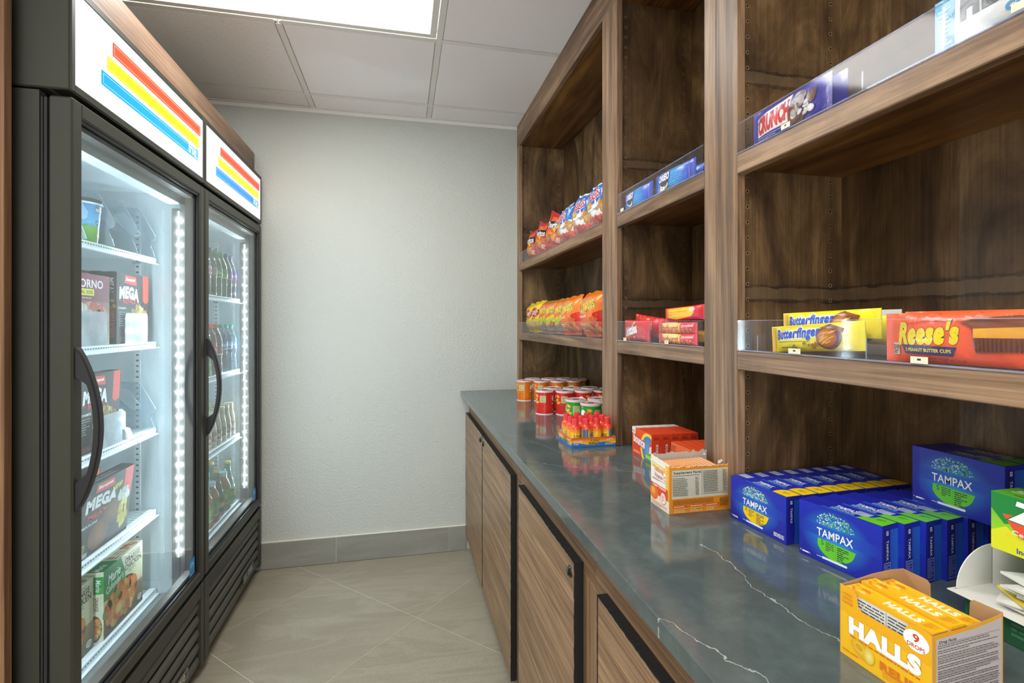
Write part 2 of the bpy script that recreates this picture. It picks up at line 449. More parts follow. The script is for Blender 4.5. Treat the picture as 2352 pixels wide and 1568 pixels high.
        mb.add(vs, fs, mat, cols=cs, smooth=bool(maxe)); return mb

def face_fn(O, U, V, Nn):
    O, U, V, Nn = map(Vector, (O, U, V, Nn))
    return lambda u, v, l: tuple(O+U*u+V*v+Nn*l)
def carton(w, h, t, col, front=None, near=None, far=None, top=None, back=None, mat='card', bev=.0006, bands=None):
    """box standing on its base centre; front faces -X, w along Y"""
    mb = MB(); mb.box(-t/2, t/2, -w/2, w/2, 0, h, mat, col, bev)
    if front: front.emit(mb, face_fn((-t/2, w/2, 0), (0, -1, 0), (0, 0, 1), (-1, 0, 0)), mat)
    if back: back.emit(mb, face_fn((t/2, -w/2, 0), (0, 1, 0), (0, 0, 1), (1, 0, 0)), mat)
    if near: near.emit(mb, face_fn((-t/2, -w/2, 0), (1, 0, 0), (0, 0, 1), (0, -1, 0)), mat)
    if far: far.emit(mb, face_fn((t/2, w/2, 0), (-1, 0, 0), (0, 0, 1), (0, 1, 0)), mat)
    if top: top.emit(mb, face_fn((-t/2, w/2, h), (0, -1, 0), (1, 0, 0), (0, 0, 1)), mat)
    return mb
def sstep(x): x = max(0, min(1, x)); return x*x*(3-2*x)
def pillow(w, h, T, art, mat='film', seal='ends', e=.012, wr=.0018, seed=1, maxe=.004, back='#c8c8cc', nu=30, nv=22, lean=0., slump=0.):
    """sealed wrapper; front faces -X, base centre at the origin; seal 'ends' (left/right) or 'tb' (top/bottom)"""
    off = Vector((seed*7.3, seed*3.1, 0))
    def depth(u, v):
        a, b, la, lb = (u, v, w, h) if seal == 'ends' else (v, u, h, w)
        da = min(a, la-a)
        g = 0 if da < e else (sin(min(1, (da-e)/(la*.30))*pi/2))**.8
        q = abs(2*b/lb-1); q2 = max(0, 1-q**2.6)**.5
        n = noise.noise(Vector((u*55, v*35, 0))+off)*wr + noise.noise(Vector((u*16, v*16, 3))+off)*wr*1.5
        n += wr*.5*sin(b*2*pi/.009)*max(0, 1-abs(da-e)/.02)*(1 if da > e*.3 else 0)
        return (T/2*g*q2 + n*min(1, .12+g)*q2)
    def shape(u, v, sgn, l):
        d = depth(u, v); x = -sgn*(d+.0006)
        a, la = (u, w) if seal == 'ends' else (v, h)
        da = min(a, la-a); yy = w/2-u; zz = v
        tuck = .035*sin(min(1, da/(la*.5))*pi)       # middle draws in a little where it is full
        if seal == 'ends': pass
        else: yy *= 1-.10*sstep(1-abs(2*v/h-1))*0+.0 - .06*(1-sstep(min(1, da/.03)))
        if seal != 'ends' and v > h*.75:
            fold = (v/h-.75)/.25; x += slump*fold*fold; zz -= abs(slump)*.5*fold*fold
            zz += .010*noise.noise(Vector((u*22, 0, seed*2.7)))*fold
        x += lean*v
        n = Vector((-sgn, 0, 0))
        return (x-sgn*l, yy, zz)
    mb = MB()
    for sgn in (-1,):
        vs = []; fs = []
        for i in range(nu+1):
            for j in range(nv+1): vs.append(shape(w*i/nu, h*j/nv, sgn, 0))
        for i in range(nu):
            for j in range(nv):
                q = (i*(nv+1)+j, (i+1)*(nv+1)+j, (i+1)*(nv+1)+j+1, i*(nv+1)+j+1); fs.append(q if sgn > 0 else q[::-1])
        mb.add(vs, fs, mat, back, True)
    art.emit(mb, lambda u, v, l: shape(min(w, max(0, u)), min(h, max(0, v)), 1, l), mat, .0002, maxe, l0=0)
    return mb
# ================================================================ room
X0, X1, Y0, Y1, H = -1.50, .96, -2.5, 2.83, 2.44
def struct(name, mb, parent=None, o=None): return obj(name, mb, parent, o=o, kind=None if parent else 'structure')
def slab(name, *b, mat='wall_paint'):
    return struct(name, MB().box(*b, mat))
slab('wall_back', X0-.1, X1+.1, Y1, Y1+.1, -.05, H+.2)
# unseen wall behind the camera, opening added to let world light in as fill: a jamb at each side and a head above
struct('wall_front', MB().box(X0-.1, X0+.15, Y0-.1, Y0, -.05, H+.2, 'wall_paint').box(X1-.15, X1+.1, Y0-.1, Y0, -.05, H+.2, 'wall_paint').box(X0+.15, X1-.15, Y0-.1, Y0, H-.12, H+.2, 'wall_paint'))
slab('wall_left', X0-.1, X0, Y0, Y1, -.05, H+.2)
slab('wall_right', X1, X1+.1, Y0, Y1, -.05, H+.2)
# floor: 24 inch tiles set at 45 degrees
floor = struct('floor', MB().box(X0, X1, Y0, Y1, -.05, -.0012, 'grout'))
def clip(poly, a, b, c):      # keep a*x+b*y <= c
    out = []
    for i in range(len(poly)):
        p, q = poly[i], poly[(i+1) % len(poly)]; dp = a*p[0]+b*p[1]-c; dq = a*q[0]+b*q[1]-c
        if dp <= 0: out.append(p)
        if (dp < 0) != (dq < 0) and dp != dq: t = dp/(dp-dq); out.append((p[0]+t*(q[0]-p[0]), p[1]+t*(q[1]-p[1])))
    return out
S = .862; g = .0020
for i in range(-7, 5):
    for j in range(-5, 6):
        a0, a1, b0, b1 = 2.285+S*i+g, 2.285+S*(i+1)-g, 2.153+S*j+g, 2.153+S*(j+1)-g    # x+y in a, y-x in b
        poly = [((a-b)/2, (a+b)/2) for a, b in ((a0, b0), (a0, b1), (a1, b1), (a1, b0))]
        for cc in ((1, 0, X1), (-1, 0, -X0), (0, 1, Y1), (0, -1, -Y0)): poly = clip(poly, *cc)
        if len(poly) < 3: continue
        cx = sum(p[0] for p in poly)/len(poly); cy = sum(p[1] for p in poly)/len(poly)
        mb = MB(); mb.prism([(p[0]-cx, p[1]-cy) for p in poly], lambda a, b, t: (a, b, t), 0, -.0012, 'floor_tile')
        obj('floor_tile', mb, floor, (cx, cy, 0))
# tile skirting on the back wall
bb = struct('baseboard_back', MB().box(X0, .36, Y1-.008, Y1, 0, .139, 'grout'))
for a, b in ((-1.50, -.951), (-.949, -.3465), (-.3435, .2585), (.2615, .36)):
    obj('skirting_tile', MB().box(a-(a+b)/2, b-(a+b)/2, -.0035, .0035, .0, .136, 'base_tile', bev=.0012), bb, ((a+b)/2, Y1-.011, .0015))
obj('top_trim', MB().box(X0, .36, Y1-.013, Y1-.001, .1385, .1415, 'grout'), bb)
# ceiling: slab above, tees and lay-in tiles
ceil = struct('ceiling', MB().box(X0, X1, Y0, Y1, H+.05, H+.12, 'tile_smooth'))
gx = [X0, -1.07, -.46, .15, .76, X1]; gy = [Y1, 2.65, 2.04, 1.43, .82, .21, -.40, -1.01, -1.62, -2.23, Y0]
panels = {(1, 2), (2, 2), (1, 5), (2, 5), (1, 8), (2, 8)}
tm = {}
for i in range(5):
    for j in range(10):
        if (i, j) in panels: continue
        x0, x1, y1, y0 = gx[i], gx[i+1], gy[j], gy[j+1]
        fis = i <= 1 or (i == 0 and j < 6)
        key = (round(x1-x0, 3), round(y1-y0, 3), fis)
        if key not in tm:
            hx, hy = (x1-x0)/2-.006, (y1-y0)/2-.006
            tm[key] = MB().box(-hx, hx, -hy, hy, 0, .015, 'tile_fissured' if fis else 'tile_smooth').box(-hx+.009, hx-.009, -hy+.009, hy-.009, -.006, 0, 'tile_fissured' if fis else 'tile_smooth', bev=.002).mesh('ceiling_tile')
        lift = .004 if (i, j) == (1, 0) else 0
        obj('ceiling_tile', tm[key], ceil, ((x0+x1)/2, (y0+y1)/2, H+.003+lift))
tee = MB()
for x in gx[1:-1]:
    for ya, yb in (((Y0, -2.242), (-1.608, -1.022), (-1.022, -.412), (.222, 1.418), (2.052, Y1)) if x == -.46 else ((Y0, Y1),)):
        tee.box(x-.012, x+.012, ya, yb, H-.003, H-.0005, 'tee_white', bev=.0005).box(x-.002, x+.002, ya, yb, H, H+.03, 'tee_white')
for y in gy[1:-1]:
    for i in range(5):
        tee.box(gx[i]+.012, gx[i+1]-.012, y-.012, y+.012, H-.003, H-.0005, 'tee_white', bev=.0005).box(gx[i]+.003, gx[i+1]-.003, y-.002, y+.002, H, H+.03, 'tee_white')
obj('ceiling_grid', tee, ceil)
tr = MB().box(X0, .70, Y1-.022, Y1, H-.004, H-.001, 'tee_white').box(X0, .70, Y1-.002, Y1, H-.022, H-.001, 'tee_white')
struct('trim_1', tr)
def ceiling_light(x0, x1, y0, y1, label, grp=None):
    t = thing('ceiling_light', label, 'light', ((x0+x1)/2, (y0+y1)/2, H), 0, grp)
    hx, hy = (x1-x0)/2, (y1-y0)/2; f = MB()
    for a in ((-hx+.013, hx-.013, -hy+.013, -hy+.040), (-hx+.013, hx-.013, hy-.040, hy-.013), (-hx+.013, -hx+.040, -hy+.040, hy-.040), (hx-.040, hx-.013, -hy+.040, hy-.040)):
        f.box(*a, -.001, .012, 'tee_white', bev=.002)
    obj('frame', f, t); obj('diffuser', MB().box(-hx+.040, hx-.040, -hy+.040, hy-.040, .004, .008, 'light_panel'), t)
ceiling_light(-1.07, .15, 1.43, 2.04, 'glowing white flat ceiling light panel at the top of the picture')
ceiling_light(-1.07, .15, -.40, .21, 'added ceiling fill light panel behind the camera, nearer one', 'added fill lights behind the camera')  # unseen panel, added as fill to brighten the shelves
ceiling_light(-1.07, .15, -2.23, -1.62, 'added ceiling fill light panel behind the camera, farther one', 'added fill lights behind the camera')  # second unseen panel, also put in only for fill light

# ================================================================ shelving wall
FX, BX, ZC = .66, .935, .905
ZS = ((1.197, 1.235), (1.590, 1.628))
def shelf_unit(y0, y1, s0, s1, label, p0=.018, p1=.018):
    """y0<y1; s0, s1 stile widths at the near and far side"""
    t = thing('shelving_unit', label, 'shelving', ((FX+BX)/2, (y0+y1)/2, ZC), 0, None); o = tuple(t.location)
    def part(n, mb, parent=t): return obj(n, mb, parent, o=(0, 0, ZC) if False else o)
    def piece(n, x0, x1, ya, yb, z0, z1, mat, bev=.0012, parent=t):
        return obj(n, MB().box(x0-o[0], x1-o[0], ya-o[1], yb-o[1], z0-o[2], z1-o[2], mat, bev=bev), parent)
    piece('face_stile', FX, FX+.019, y0, y0+s0, ZC+.0005, 2.31, 'frame_z')
    piece('face_stile', FX, FX+.019, y1-s1, y1, ZC+.0005, 2.31, 'frame_z')
    piece('top_rail', FX, FX+.019, y0, y1, 2.3105, H-.001, 'frame_y')
    piece('top_board', FX+.02, BX, y0+.001, y1-.001, 2.315, 2.333, 'shelf_y')
    # side panels and back
    a, b = y0+s0-.021, y1-s1+.021
    sp0 = piece('side_panel', FX+.0195, BX, a-.018, a, ZC+.0005, 2.314, 'panel_z', 0)
    sp1 = piece('side_panel', FX+.0195, BX, b, b+.018, ZC+.0005, 2.314, 'panel_z', 0)
    piece('back_panel', BX+.0005, BX+.012, y0+.001, y1-.001, ZC+.0005, 2.314, 'panel_z', 0)
    for sp, yy, sg in ((sp0, a, 1), (sp1, b, -1)):
        h = MB(); vs = 10
        for xx in (FX+.040, BX-.030):
            z = ZC+.05
            while z < 2.29:
                for r, m, e in ((.0042, 'hole_rim', .0003), (.0027, 'hole_dark', .0006)):
                    q = [(xx-o[0]+r*cos(2*pi*k/8)*RND.uniform(.8, 1.2), yy+sg*e-o[1], z-o[2]+r*sin(2*pi*k/8)) for k in range(8)]
                    h.add(q, [tuple(range(8))], m)
                z += .032
        obj('shelf_pin_holes', h, sp, kind='stuff')
    for z0, z1 in ZS:
        s = piece('shelf', FX+.0195, BX-.0005, a+.0005, b-.0005, z0+.016, z1-.0005, 'shelf_y', .001)
        piece('shelf_nosing', FX-.001, FX+.019, y0+s0+.0005, y1-s1-.0005, z0, z1, 'frame_y', .0015, s)
    return t, a, b
uL = shelf_unit(1.491, 2.829, .076, .055, 'stained wood wall shelving unit at the far end, holding snack bags and canisters')
uM = shelf_unit(.948, 1.490, .042, .041, 'narrow middle stained wood shelving unit with cookies and red candy packs')
uR = shelf_unit(-.55, .947, .069, .069, 'wide stained wood shelving unit nearest the viewer, with blue cartons below')

# ================================================================ counter and base cabinets
ct = MB(); ct.box(.328, .955, -.56, Y1-.002, .877, ZC, 'quartz', bev=.0018)
tag(obj('countertop', ct), 'dark grey quartz countertop with thin white veins running along the wall', 'countertop')
CF, DF = .378, .3575
def cabinet(y0, y1, doors, label):
    t = thing('base_cabinet', label, 'cabinet', (.65, (y0+y1)/2, 0)); o = tuple(t.location)
    def piece(n, x0, x1, ya, yb, z0, z1, mat, bev=.0008, parent=t):
        return obj(n, MB().box(x0-o[0], x1-o[0], ya-o[1], yb-o[1], z0-o[2], z1-o[2], mat, bev=bev), parent)
    piece('carcass', CF+.02, .94, y0+.0006, y1-.0006, .09, .875, 'laminate_z', 0)
    piece('toe_kick', .43, .94, y0+.001, y1-.001, .0, .0895, 'black_gap', 0)
    piece('top_rail', CF, CF+.0195, y0+.0006, y1-.0006, .760, .8765, 'laminate_y')
    piece('bottom_rail', CF, CF+.0195, y0+.0006, y1-.0006, .09, .13, 'laminate_y')
    ys = sorted([y0+.0006]+[q for d in doors for q in d[:2]]+[y1-.0006])
    edges = [y0+.0006]+[q for d in sorted(doors) for q in d[:2]]+[y1-.0006]
    for a, b in zip(edges[::2], edges[1::2]):
        piece('stile', CF, CF+.0195, a-(.02 if a > y0+.01 else 0), b+(.02 if b < y1-.01 else 0), .1305, .7595, 'laminate_z')
    for a, b, ly in doors:
        d = piece('door', DF, CF-.0012, a+.0025, b-.0025, .0925, .7805, 'laminate_door', .0004)
        e = MB(); r = random.Random(int(a*1000)); n = 60
        # ragged black edge band round the door
        def band(p0, p1, ax):
            L = p1-p0; st = [p0+L*k/n for k in range(n+1)]; vs = []; fs = []
            for q in st:
                jx = r.uniform(-.0007, .0007)
                if ax == 'y0': pr = [(DF-.0008+jx, a, q), (DF-.0008+jx, a+.0025, q), (CF-.001, a+.0025, q), (CF-.001, a, q)]
                elif ax == 'y1': pr = [(DF-.0008+jx, b-.0025, q), (DF-.0008+jx, b, q), (CF-.001, b, q), (CF-.001, b-.0025, q)]
                else: pr = [(DF-.0008+jx, q, .7805), (CF-.001, q, .7805), (CF-.001, q, .783), (DF-.0008+jx, q, .783)]
                vs += [(x-o[0], y-o[1], z) for x, y, z in pr]
            for k in range(n):
                for m in range(4): fs.append((k*4+m, k*4+(m+1) % 4, k*4+4+(m+1) % 4, k*4+4+m))
            fs += [(0, 1, 2, 3), (n*4, n*4+1, n*4+2, n*4+3)]
            e.add(vs, fs, 'edge_black')
        band(.0925, .783, 'y0'); band(.0925, .783, 'y1'); band(a+.0025, b-.0025, 'top')
        obj('edge_band', e, d)
        k = MB(); P = [(0, 0), (.0055, 0), (.006, -.001)]
        prof = [(.0125, 0), (.0125, .0015), (.0105, .0035), (.0085, .0042), (.008, .0065), (.003, .0068), (.0, .0068)]
        vs = []; fs = []; sg = 24
        for rr, zz in prof: vs += [(DF-o[0]-zz, ly-o[1]+rr*cos(2*pi*q/sg), .752+rr*sin(2*pi*q/sg)) for q in range(sg)]
        for q in range(len(prof)-1):
            for m in range(sg): fs.append((q*sg+m, q*sg+(m+1) % sg, (q+1)*sg+(m+1) % sg, (q+1)*sg+m))
        k.add(vs, fs, 'lock_black', smooth=True)
        k.box(DF-o[0]-.0071, DF-o[0]-.0067, ly-o[1]-.0008, ly-o[1]+.0008, .748, .756, 'galvanised')
        obj('lock', k, d)
cabinet(1.565, 2.829, [(1.622, 2.225, 2.19), (2.232, 2.812, 2.27)], 'wood laminate base cabinet with two doors, by the back wall')
cabinet(.93, 1.5645, [(.997, 1.517, 1.025)], 'wood laminate base cabinet with one wide black-edged door, in the middle')
cabinet(.295, .9295, [(.352, .872, .38)], 'wood laminate base cabinet nearest the viewer, cut by the picture edge')
cabinet(-.555, .2945, [(-.50, -.13, -.16), (-.12, .25, -.09)], 'wood laminate base cabinet under the near end of the counter, below the picture')

# ================================================================ wood surround left of and above the fridges
t = thing('fridge_surround', 'brown wood panel left of the fridges with a board across their top', 'panel', (-1.15, 1.25, 0)); o = tuple(t.location)
obj('side_panel', MB().box(-1.499, -.805, 1.235, 1.257, 0, 2.175, 'surround_z', bev=.001), t, o=o)
obj('top_board', MB().box(-.772, -.748, 1.235, 2.815, 2.0535, 2.175, 'surround_y', bev=.001).box(-1.499, -.7725, 2.79, 2.815, 2.0535, 2.175, 'surround_y', bev=.001), t, o=o)
obj('panel_return', MB().box(-.8045, -.7725, 1.235, 1.257, 2.0535, 2.175, 'surround_z').box(-1.499, -.7725, 1.2575, 1.28, 2.06, 2.175, 'surround_y'), t, o=o)

# ================================================================ fridges (front toward +X)
def fridge(y0, label, sf):
    W = .758; y1 = y0+W; F = -.711; ym = (y0+y1)/2
    t = thing('display_fridge', label, 'fridge', (-1.08, ym, 0)); o = tuple(t.location)
    def part(n, mb, parent=t, kind=None): return obj(n, mb, parent, o=o, kind=kind)
    BF = -.772                                            # cabinet front behind the door
    b = MB()
    b.box(-1.46, BF, y0, y0+.022, .06, 1.80, 'black_metal').box(-1.46, BF, y1-.022, y1, .06, 1.80, 'black_metal')
    b.box(-1.46, -1.44, y0+.022, y1-.022, .06, 1.80, 'black_metal').box(-1.44, BF, y0+.022, y1-.022, .06, .318, 'black_metal')
    part('cabinet_body', b)
    # header box
    h = MB(); z0, z1 = 1.806, 2.05
    h.box(-1.46, F-.004, y0, y1, z0, z1, 'black_metal', bev=.003)
    part('header', h)
    fr = MB()
    for q in ((y0, y0+.013, z0, z1), (y1-.013, y1, z0, z1), (y0+.013, y1-.013, z0, z0+.017), (y0+.013, y1-.013, z1-.017, z1)):
        fr.box(F-.0038, F, *q, 'black_metal', bev=.001)
    part('sign_frame', fr)
    sw, sh = W-.026, z1-z0-.034
    A = Art(sw, sh, '#eeeef8')
    k = .02
    for i, (c, lc, x0, xe) in enumerate((('#ff4326', '#ffb090', .150, .712), ('#ffe000', '#fff6a0', .126, .700), ('#0a90e8', '#9fd8ff', .100, .688))):
        yb = .143-.047*i
        A.rect(x0, yb, xe, yb+.036, c); A.rect(x0-.004, yb-.0035, xe+.004, yb-.002, lc); A.rect(x0-.004, yb+.038, xe+.004, yb+.0395, lc)
        A.rect(x0+.008, yb+.0055, xe-.008, yb+.0067, lc); A.rect(x0+.008, yb+.0295, xe-.008, yb+.0307, lc)
        A.rect(xe-.009, yb+.0055, xe-.0078, yb+.0307, lc); A.rect(x0+.0078, yb+.0055, x0+.009, yb+.0307, lc)
    A.text('true', .640, .070, .064, .026, '#ffffff', .015, .25); A.rect(.604, .083, .668, .087, '#ffffff'); A.rect(.655, .052, .683, .0555, '#ffffff')
    s = MB(); A.emit(s, face_fn((F-.002, y0+.013, z0+.017), (0, 1, 0), (0, 0, 1), (1, 0, 0)), 'sign')
    part('lit_sign', s)
    # door: frame, gasket, double glazing
    dz0, dz1 = .352, 1.792; D0, D1 = F, -.757; st = .036
    d = MB()
    d.box(D1, D0, y0+.002, y0+.002+st, dz0, dz1, 'black_metal', bev=.004).box(D1, D0, y1-.002-st, y1-.002, dz0, dz1, 'black_metal', bev=.004)
    d.box(D1, D0-.0003, y0+.002+st-.004, y1-.002-st+.004, dz0, dz0+st, 'black_metal', bev=.004).box(D1, D0-.0003, y0+.002+st-.004, y1-.002-st+.004, dz1-st, dz1, 'black_metal', bev=.004)
    dr = part('door', d)
    gy0, gy1, gz0, gz1 = y0+.002+st, y1-.002-st, dz0+st, dz1-st
    i_ = MB(); e = .010
    for (xa, xb, e0, e1, mt) in ((D0-.012, D0-.006, .0, .007, 'black_plastic'), (D1+.002, D0-.014, .0, .014, 'black_plastic'), (D1+.004, D0-.0165, .014, .019, 'jamb_grey')):
        i_.box(xa, xb, gy0+e0, gy0+e1, gz0+e0, gz1-e0, mt).box(xa, xb, gy1-e1, gy1-e0, gz0+e0, gz1-e0, mt)
        i_.box(xa, xb, gy0+e1, gy1-e1, gz0+e0, gz0+e1, mt).box(xa, xb, gy0+e1, gy1-e1, gz1-e1, gz1-e0, mt)
    part('glazing_bead', i_, dr)
    for xa in (D0-.0135, D1+.006):
        part('glass_pane', MB().box(xa-.003, xa, gy0+.004, gy1-.004, gz0+.004, gz1-.004, 'door_glass'), dr)
    gk = MB()
    for k in range(3):
        xa = D1-.0035-.004*k; e = .004+.003*(k % 2)
        gk.box(xa-.0035, xa, y0+e, y0+.030, dz0+.01, dz1-.004, 'gasket', bev=.001).box(xa-.0035, xa, y1-.030, y1-e, dz0+.01, dz1-.004, 'gasket', bev=.001)
        gk.box(xa-.0035, xa, y0+.030, y1-.030, dz0+.005, dz0+.03, 'gasket').box(xa-.0035, xa, y0+.030, y1-.030, dz1-.03, dz1-.004, 'gasket')
    part('gasket', gk, dr)
    # curved pull
    hm = MB(); n = 40; hz0, hz1 = .868, 1.236; yw0, yw1 = y0+.010, y0+.030
    ot = []; it = []
    for k in range(n+1):
        a = k/n; z = hz1+(hz0-hz1)*a; xo = .001+.047*sin(pi*a)**.75
        ins = max(0, min(1, (min(a, 1-a)-.17)/.06)); xi = max(0, (xo-.013))*sstep(ins)
        ot.append((F+xo, z)); it.append((F+xi+.0003, z))
    vs = []
    for k in range(n+1):
        (xo, z), (xi, _) = ot[k], it[k]; c = .003 if 0 < k < n else 0
        vs += [(xi, yw0, z), (xo-c, yw0, z), (xo, yw0+c, z), (xo, yw1-c, z), (xo-c, yw1, z), (xi, yw1, z)]
    fs = [(k*6+m, k*6+(m+1) % 6, k*6+6+(m+1) % 6, k*6+6+m) for k in range(n) for m in range(6)]
    hm.add(vs, fs+[(0, 1, 2, 3, 4, 5), tuple(range(n*6, n*6+6))], 'black_plastic', smooth=False)
    part('handle', hm, dr)
    sk = Art(.045, .062, '#1a86d0'); sk.rect(.002, .016, .043, .060, '#3aa2e6'); sk.ell(.0225, .036, .016, .012, '#e6f4ff'); sk.ell(.0225, .033, .0145, .0115, '#3aa2e6'); sk.text('energy', .0225, .036, .028, .009, '#e6f4ff', shear=.3); sk.text('ENERGY STAR', .0225, .009, .038, .006, '#e6f4ff', .02)
    m = MB(); sk.emit(m, face_fn((D0-.0134, gy1-.060, gz0+.006), (0, 1, 0), (0, 0, 1), (1, 0, 0)), 'label'); part('sticker', m, dr)
    # lining
    IX, a, b2 = -1.40, y0+.034, y1-.034; L = MB(); zb, zt = .325, 1.765
    L.box(IX, BF-.001, a-.011, a, zb, zt, 'liner_white').box(IX, BF-.001, b2, b2+.011, zb, zt, 'liner_white')
    L.box(IX-.01, IX, a-.011, b2+.011, zb, zt, 'liner_white').box(IX, BF-.001, a, b2, zb-.006, zb, 'galvanised')
    L.box(IX, BF-.001, a, b2, zt-.012, zt, 'liner_white').box(-.815, BF-.001, a, b2, zt-.05, zt-.0125, 'enamel_white', bev=.003)
    for q in range(16): L.box(-.885+.0062*q, -.8815+.0062*q, b2-.0012, b2, zb+.02, zt-.06, 'liner_white')
    L.box(-.800, BF-.002, a, b2, zb+.0005, zb+.018, 'enamel_white', bev=.003)
    part('liner', L)
    for yy, sg in ((a, 1), (b2, -1)):
        p = MB(); p.box(-.922, -.902, yy, yy+sg*.003, zb+.03, zt-.07, 'enamel_white', bev=.0006); pp = part('shelf_standard', p)
        p = MB(); z = zb+.05
        while z < zt-.09: p.box(-.916, -.908, yy+sg*.0031, yy+sg*.0035, z, z+.006, 'shelf_slot'); z += .0195
        part('standard_slots', p, pp, 'stuff')
    # mullion light strips at both jambs
    for yy, sg in ((b2, -1), (a, 1)):
        ls = MB(); ls.box(-.800, -.7735, yy+sg*.0005, yy+sg*.014, .345, 1.70, 'jamb_grey', bev=.002).box(-.7730, -.7585, yy-sg*.002, yy+sg*.012, .345, 1.715, 'jamb_grey')
        ls.box(-.7782, -.7755, yy+sg*.0142, yy+sg*.0158, .455, 1.69, 'led_strip')
        lp = part('light_strip', ls)
        lm = MB(); r = .0034; lm.lathe([(0.0, .0016), (r*.7, .0012), (r, 0)], 'led', 8); lmesh = lm.mesh('led')
        for q in range(28):
            x = obj('led', lmesh, lp, (-.7769-o[0], yy+sg*.0160-o[1], .475+q*.0438-o[2]), (-pi/2*sg, 0, 0))
    # shelves
    shz, sx = sf
    for z in shz:
        s = MB(); s.box(sx-.006, sx, a+.006, b2-.006, z-.022, z, 'enamel_white', bev=.0012).box(sx-.022, sx-.006, a+.006, b2-.006, z-.004, z-.0008, 'enamel_white')
        s.box(sx+.0001, sx+.010, a+.006, b2-.006, z-.023, z-.020, 'enamel_white')
        q = part('wire_shelf', s)
        sl = MB(); y = a+.012
        while y < b2-.02: sl.box(sx+.0001, sx+.0006, y, y+.006, z-.009, z-.006, 'shelf_slot'); y += .0125
        part('price_rail_slots', sl, q, 'stuff')
        wr = MB(); y = a+.018
        while y < b2-.015: wr.box(IX+.02, sx-.008, y-.0022, y+.0022, z-.0045, z-.0005, 'enamel_white'); y += .0155
        for xx in (IX+.03, -1.12, sx-.05): wr.box(xx-.003, xx+.003, a+.006, b2-.006, z-.011, z-.005, 'enamel_white')
        part('shelf_wires', wr, q, 'stuff')
        for yy, sg in ((a, 1), (b2, -1)): part('shelf_clip', MB().box(-.924, -.900, yy+sg*.0005, yy+sg*.012, z-.020, z-.012, 'galvanised', bev=.002), q)
    # louvred grille
    G = MB(); g0, g1 = .035, .338
    G.box(F-.018, F-.001, y0, y0+.045, g0, g1, 'black_metal', bev=.002).box(F-.018, F-.001, y1-.030, y1, g0, g1, 'black_metal', bev=.002)
    G.box(F-.018, F-.001, y0+.0455, y1-.0305, g1-.048, g1-.002, 'black_metal', bev=.002)
    G.box(F-.05, F-.045, y0+.01, y1-.01, g0+.01, g1, 'black_gap')
    gr = part('grille', G)
    for q in range(5):
        z = .265-.050*q; m = MB(); pr = [(-.012, -.020), (-.006, -.023), (.004, -.012), (.008, .002), (.006, .014), (-.002, .020), (-.012, .018)]
        m.prism(pr, lambda x, zz, yy: (F-.014+x, yy, z-.006+zz), y0+.046, y1-.031, 'louver_grey'); part('louver', m, gr)
    pl = Art(.16, .036, '#22261f'); pl.rect(.002, .002, .158, .034, '#b9c0b4'); pl.rect(.005, .005, .155, .031, '#22261f'); pl.rect(.008, .008, .055, .028, '#1d6f70'); pl.ell(.024, .018, .009, .008, '#4db04b'); pl.ell(.040, .018, .007, .008, '#39a0c8')
    pl.text('true', .105, .0175, .058, .019, '#e4e4da', .01, .25); pl.rect(.078, .026, .132, .028, '#e4e4da')
    m = MB(); m.box(F+.0002, F+.0022, y1-.31, y1-.15, .088, .124, 'black_plastic'); pl.emit(m, face_fn((F+.0023, y1-.31, .088), (0, 1, 0), (0, 0, 1), (1, 0, 0)), 'label'); part('badge', m, gr)
    for xx in (-1.42, -.78):
        for yy in (y0+.04, y1-.04): part('levelling_foot', MB().lathe([(.018, 0), (.018, .012), (.008, .016), (.008, .0345)], 'black_plastic', 12, xx, yy))
    part('base_frame', MB().box(-1.46, F-.052, y0+.003, y1-.003, .035, .0595, 'black_metal'))
    return t, a, b2
SH1 = ((1.520, 1.225, .920, .630, .350), -.852)
SH2 = ((1.412, 1.060, .735, .400), -.800)
f1 = fridge(1.283, 'black glass-door display freezer nearest the viewer, stocked with frozen meal boxes', SH1)
f2 = fridge(2.048, 'black glass-door display fridge by the back wall, stocked with drink bottles', SH2)
# ================================================================ acrylic shelf trays and tags
def sheet_x(x0, x1, y0, y1, z0, z1):      # clear sheet, polished faces only; its rims are the edge strips
    return MB().add([(x0, y0, z0), (x0, y1, z0), (x0, y1, z1), (x0, y0, z1), (x1, y0, z0), (x1, y1, z0), (x1, y1, z1), (x1, y0, z1)], [(0, 3, 2, 1), (4, 5, 6, 7)], 'acrylic')
def tray(y0, y1, z, dividers, label, x=.6575, h=.060, foot=.20, lip_only=False):
    t = thing('shelf_tray' if not lip_only else 'shelf_lip', label, 'acrylic tray' if not lip_only else 'acrylic lip', (x, (y0+y1)/2, z)); o = tuple(t.location)
    obj('front_panel', sheet_x(x, x+.0022, y0, y1, z+.0006, z+h), t, o=o)
    obj('edge_strip', MB().box(x-.0004, x+.0026, y0, y1, z+h, z+h+.0008, 'acrylic_edge').box(x-.0004, x+.004, y0, y1, z+.0004, z+.0026 if not lip_only else z+.0014, 'acrylic_edge'), t, o=o)
    obj('base_plate', MB().box(x+.0026, x+foot, y0, y1, z+.0004, z+.0018, 'acrylic'), t, o=o)
    for y in dividers:
        pr = [(x+.0026, 0), (x+foot, 0), (x+foot, h*.8), (x+.05, h*.8), (x+.02, h*.55), (x+.0026, h*.5)]
        dv = MB(); n_ = len(pr)
        for q, rev in ((-.0008, 0), (.0008, 1)): dv.add([(a, y+q, z+.0018+b) for a, b in pr], [tuple(range(n_))[::-1] if rev else tuple(range(n_))], 'acrylic')
        dv.box(x+.0026, x+.0036, y-.0008, y+.0008, z+.0018, z+.0018+h*.5, 'acrylic_edge'); obj('divider', dv, t, o=o)
    return t
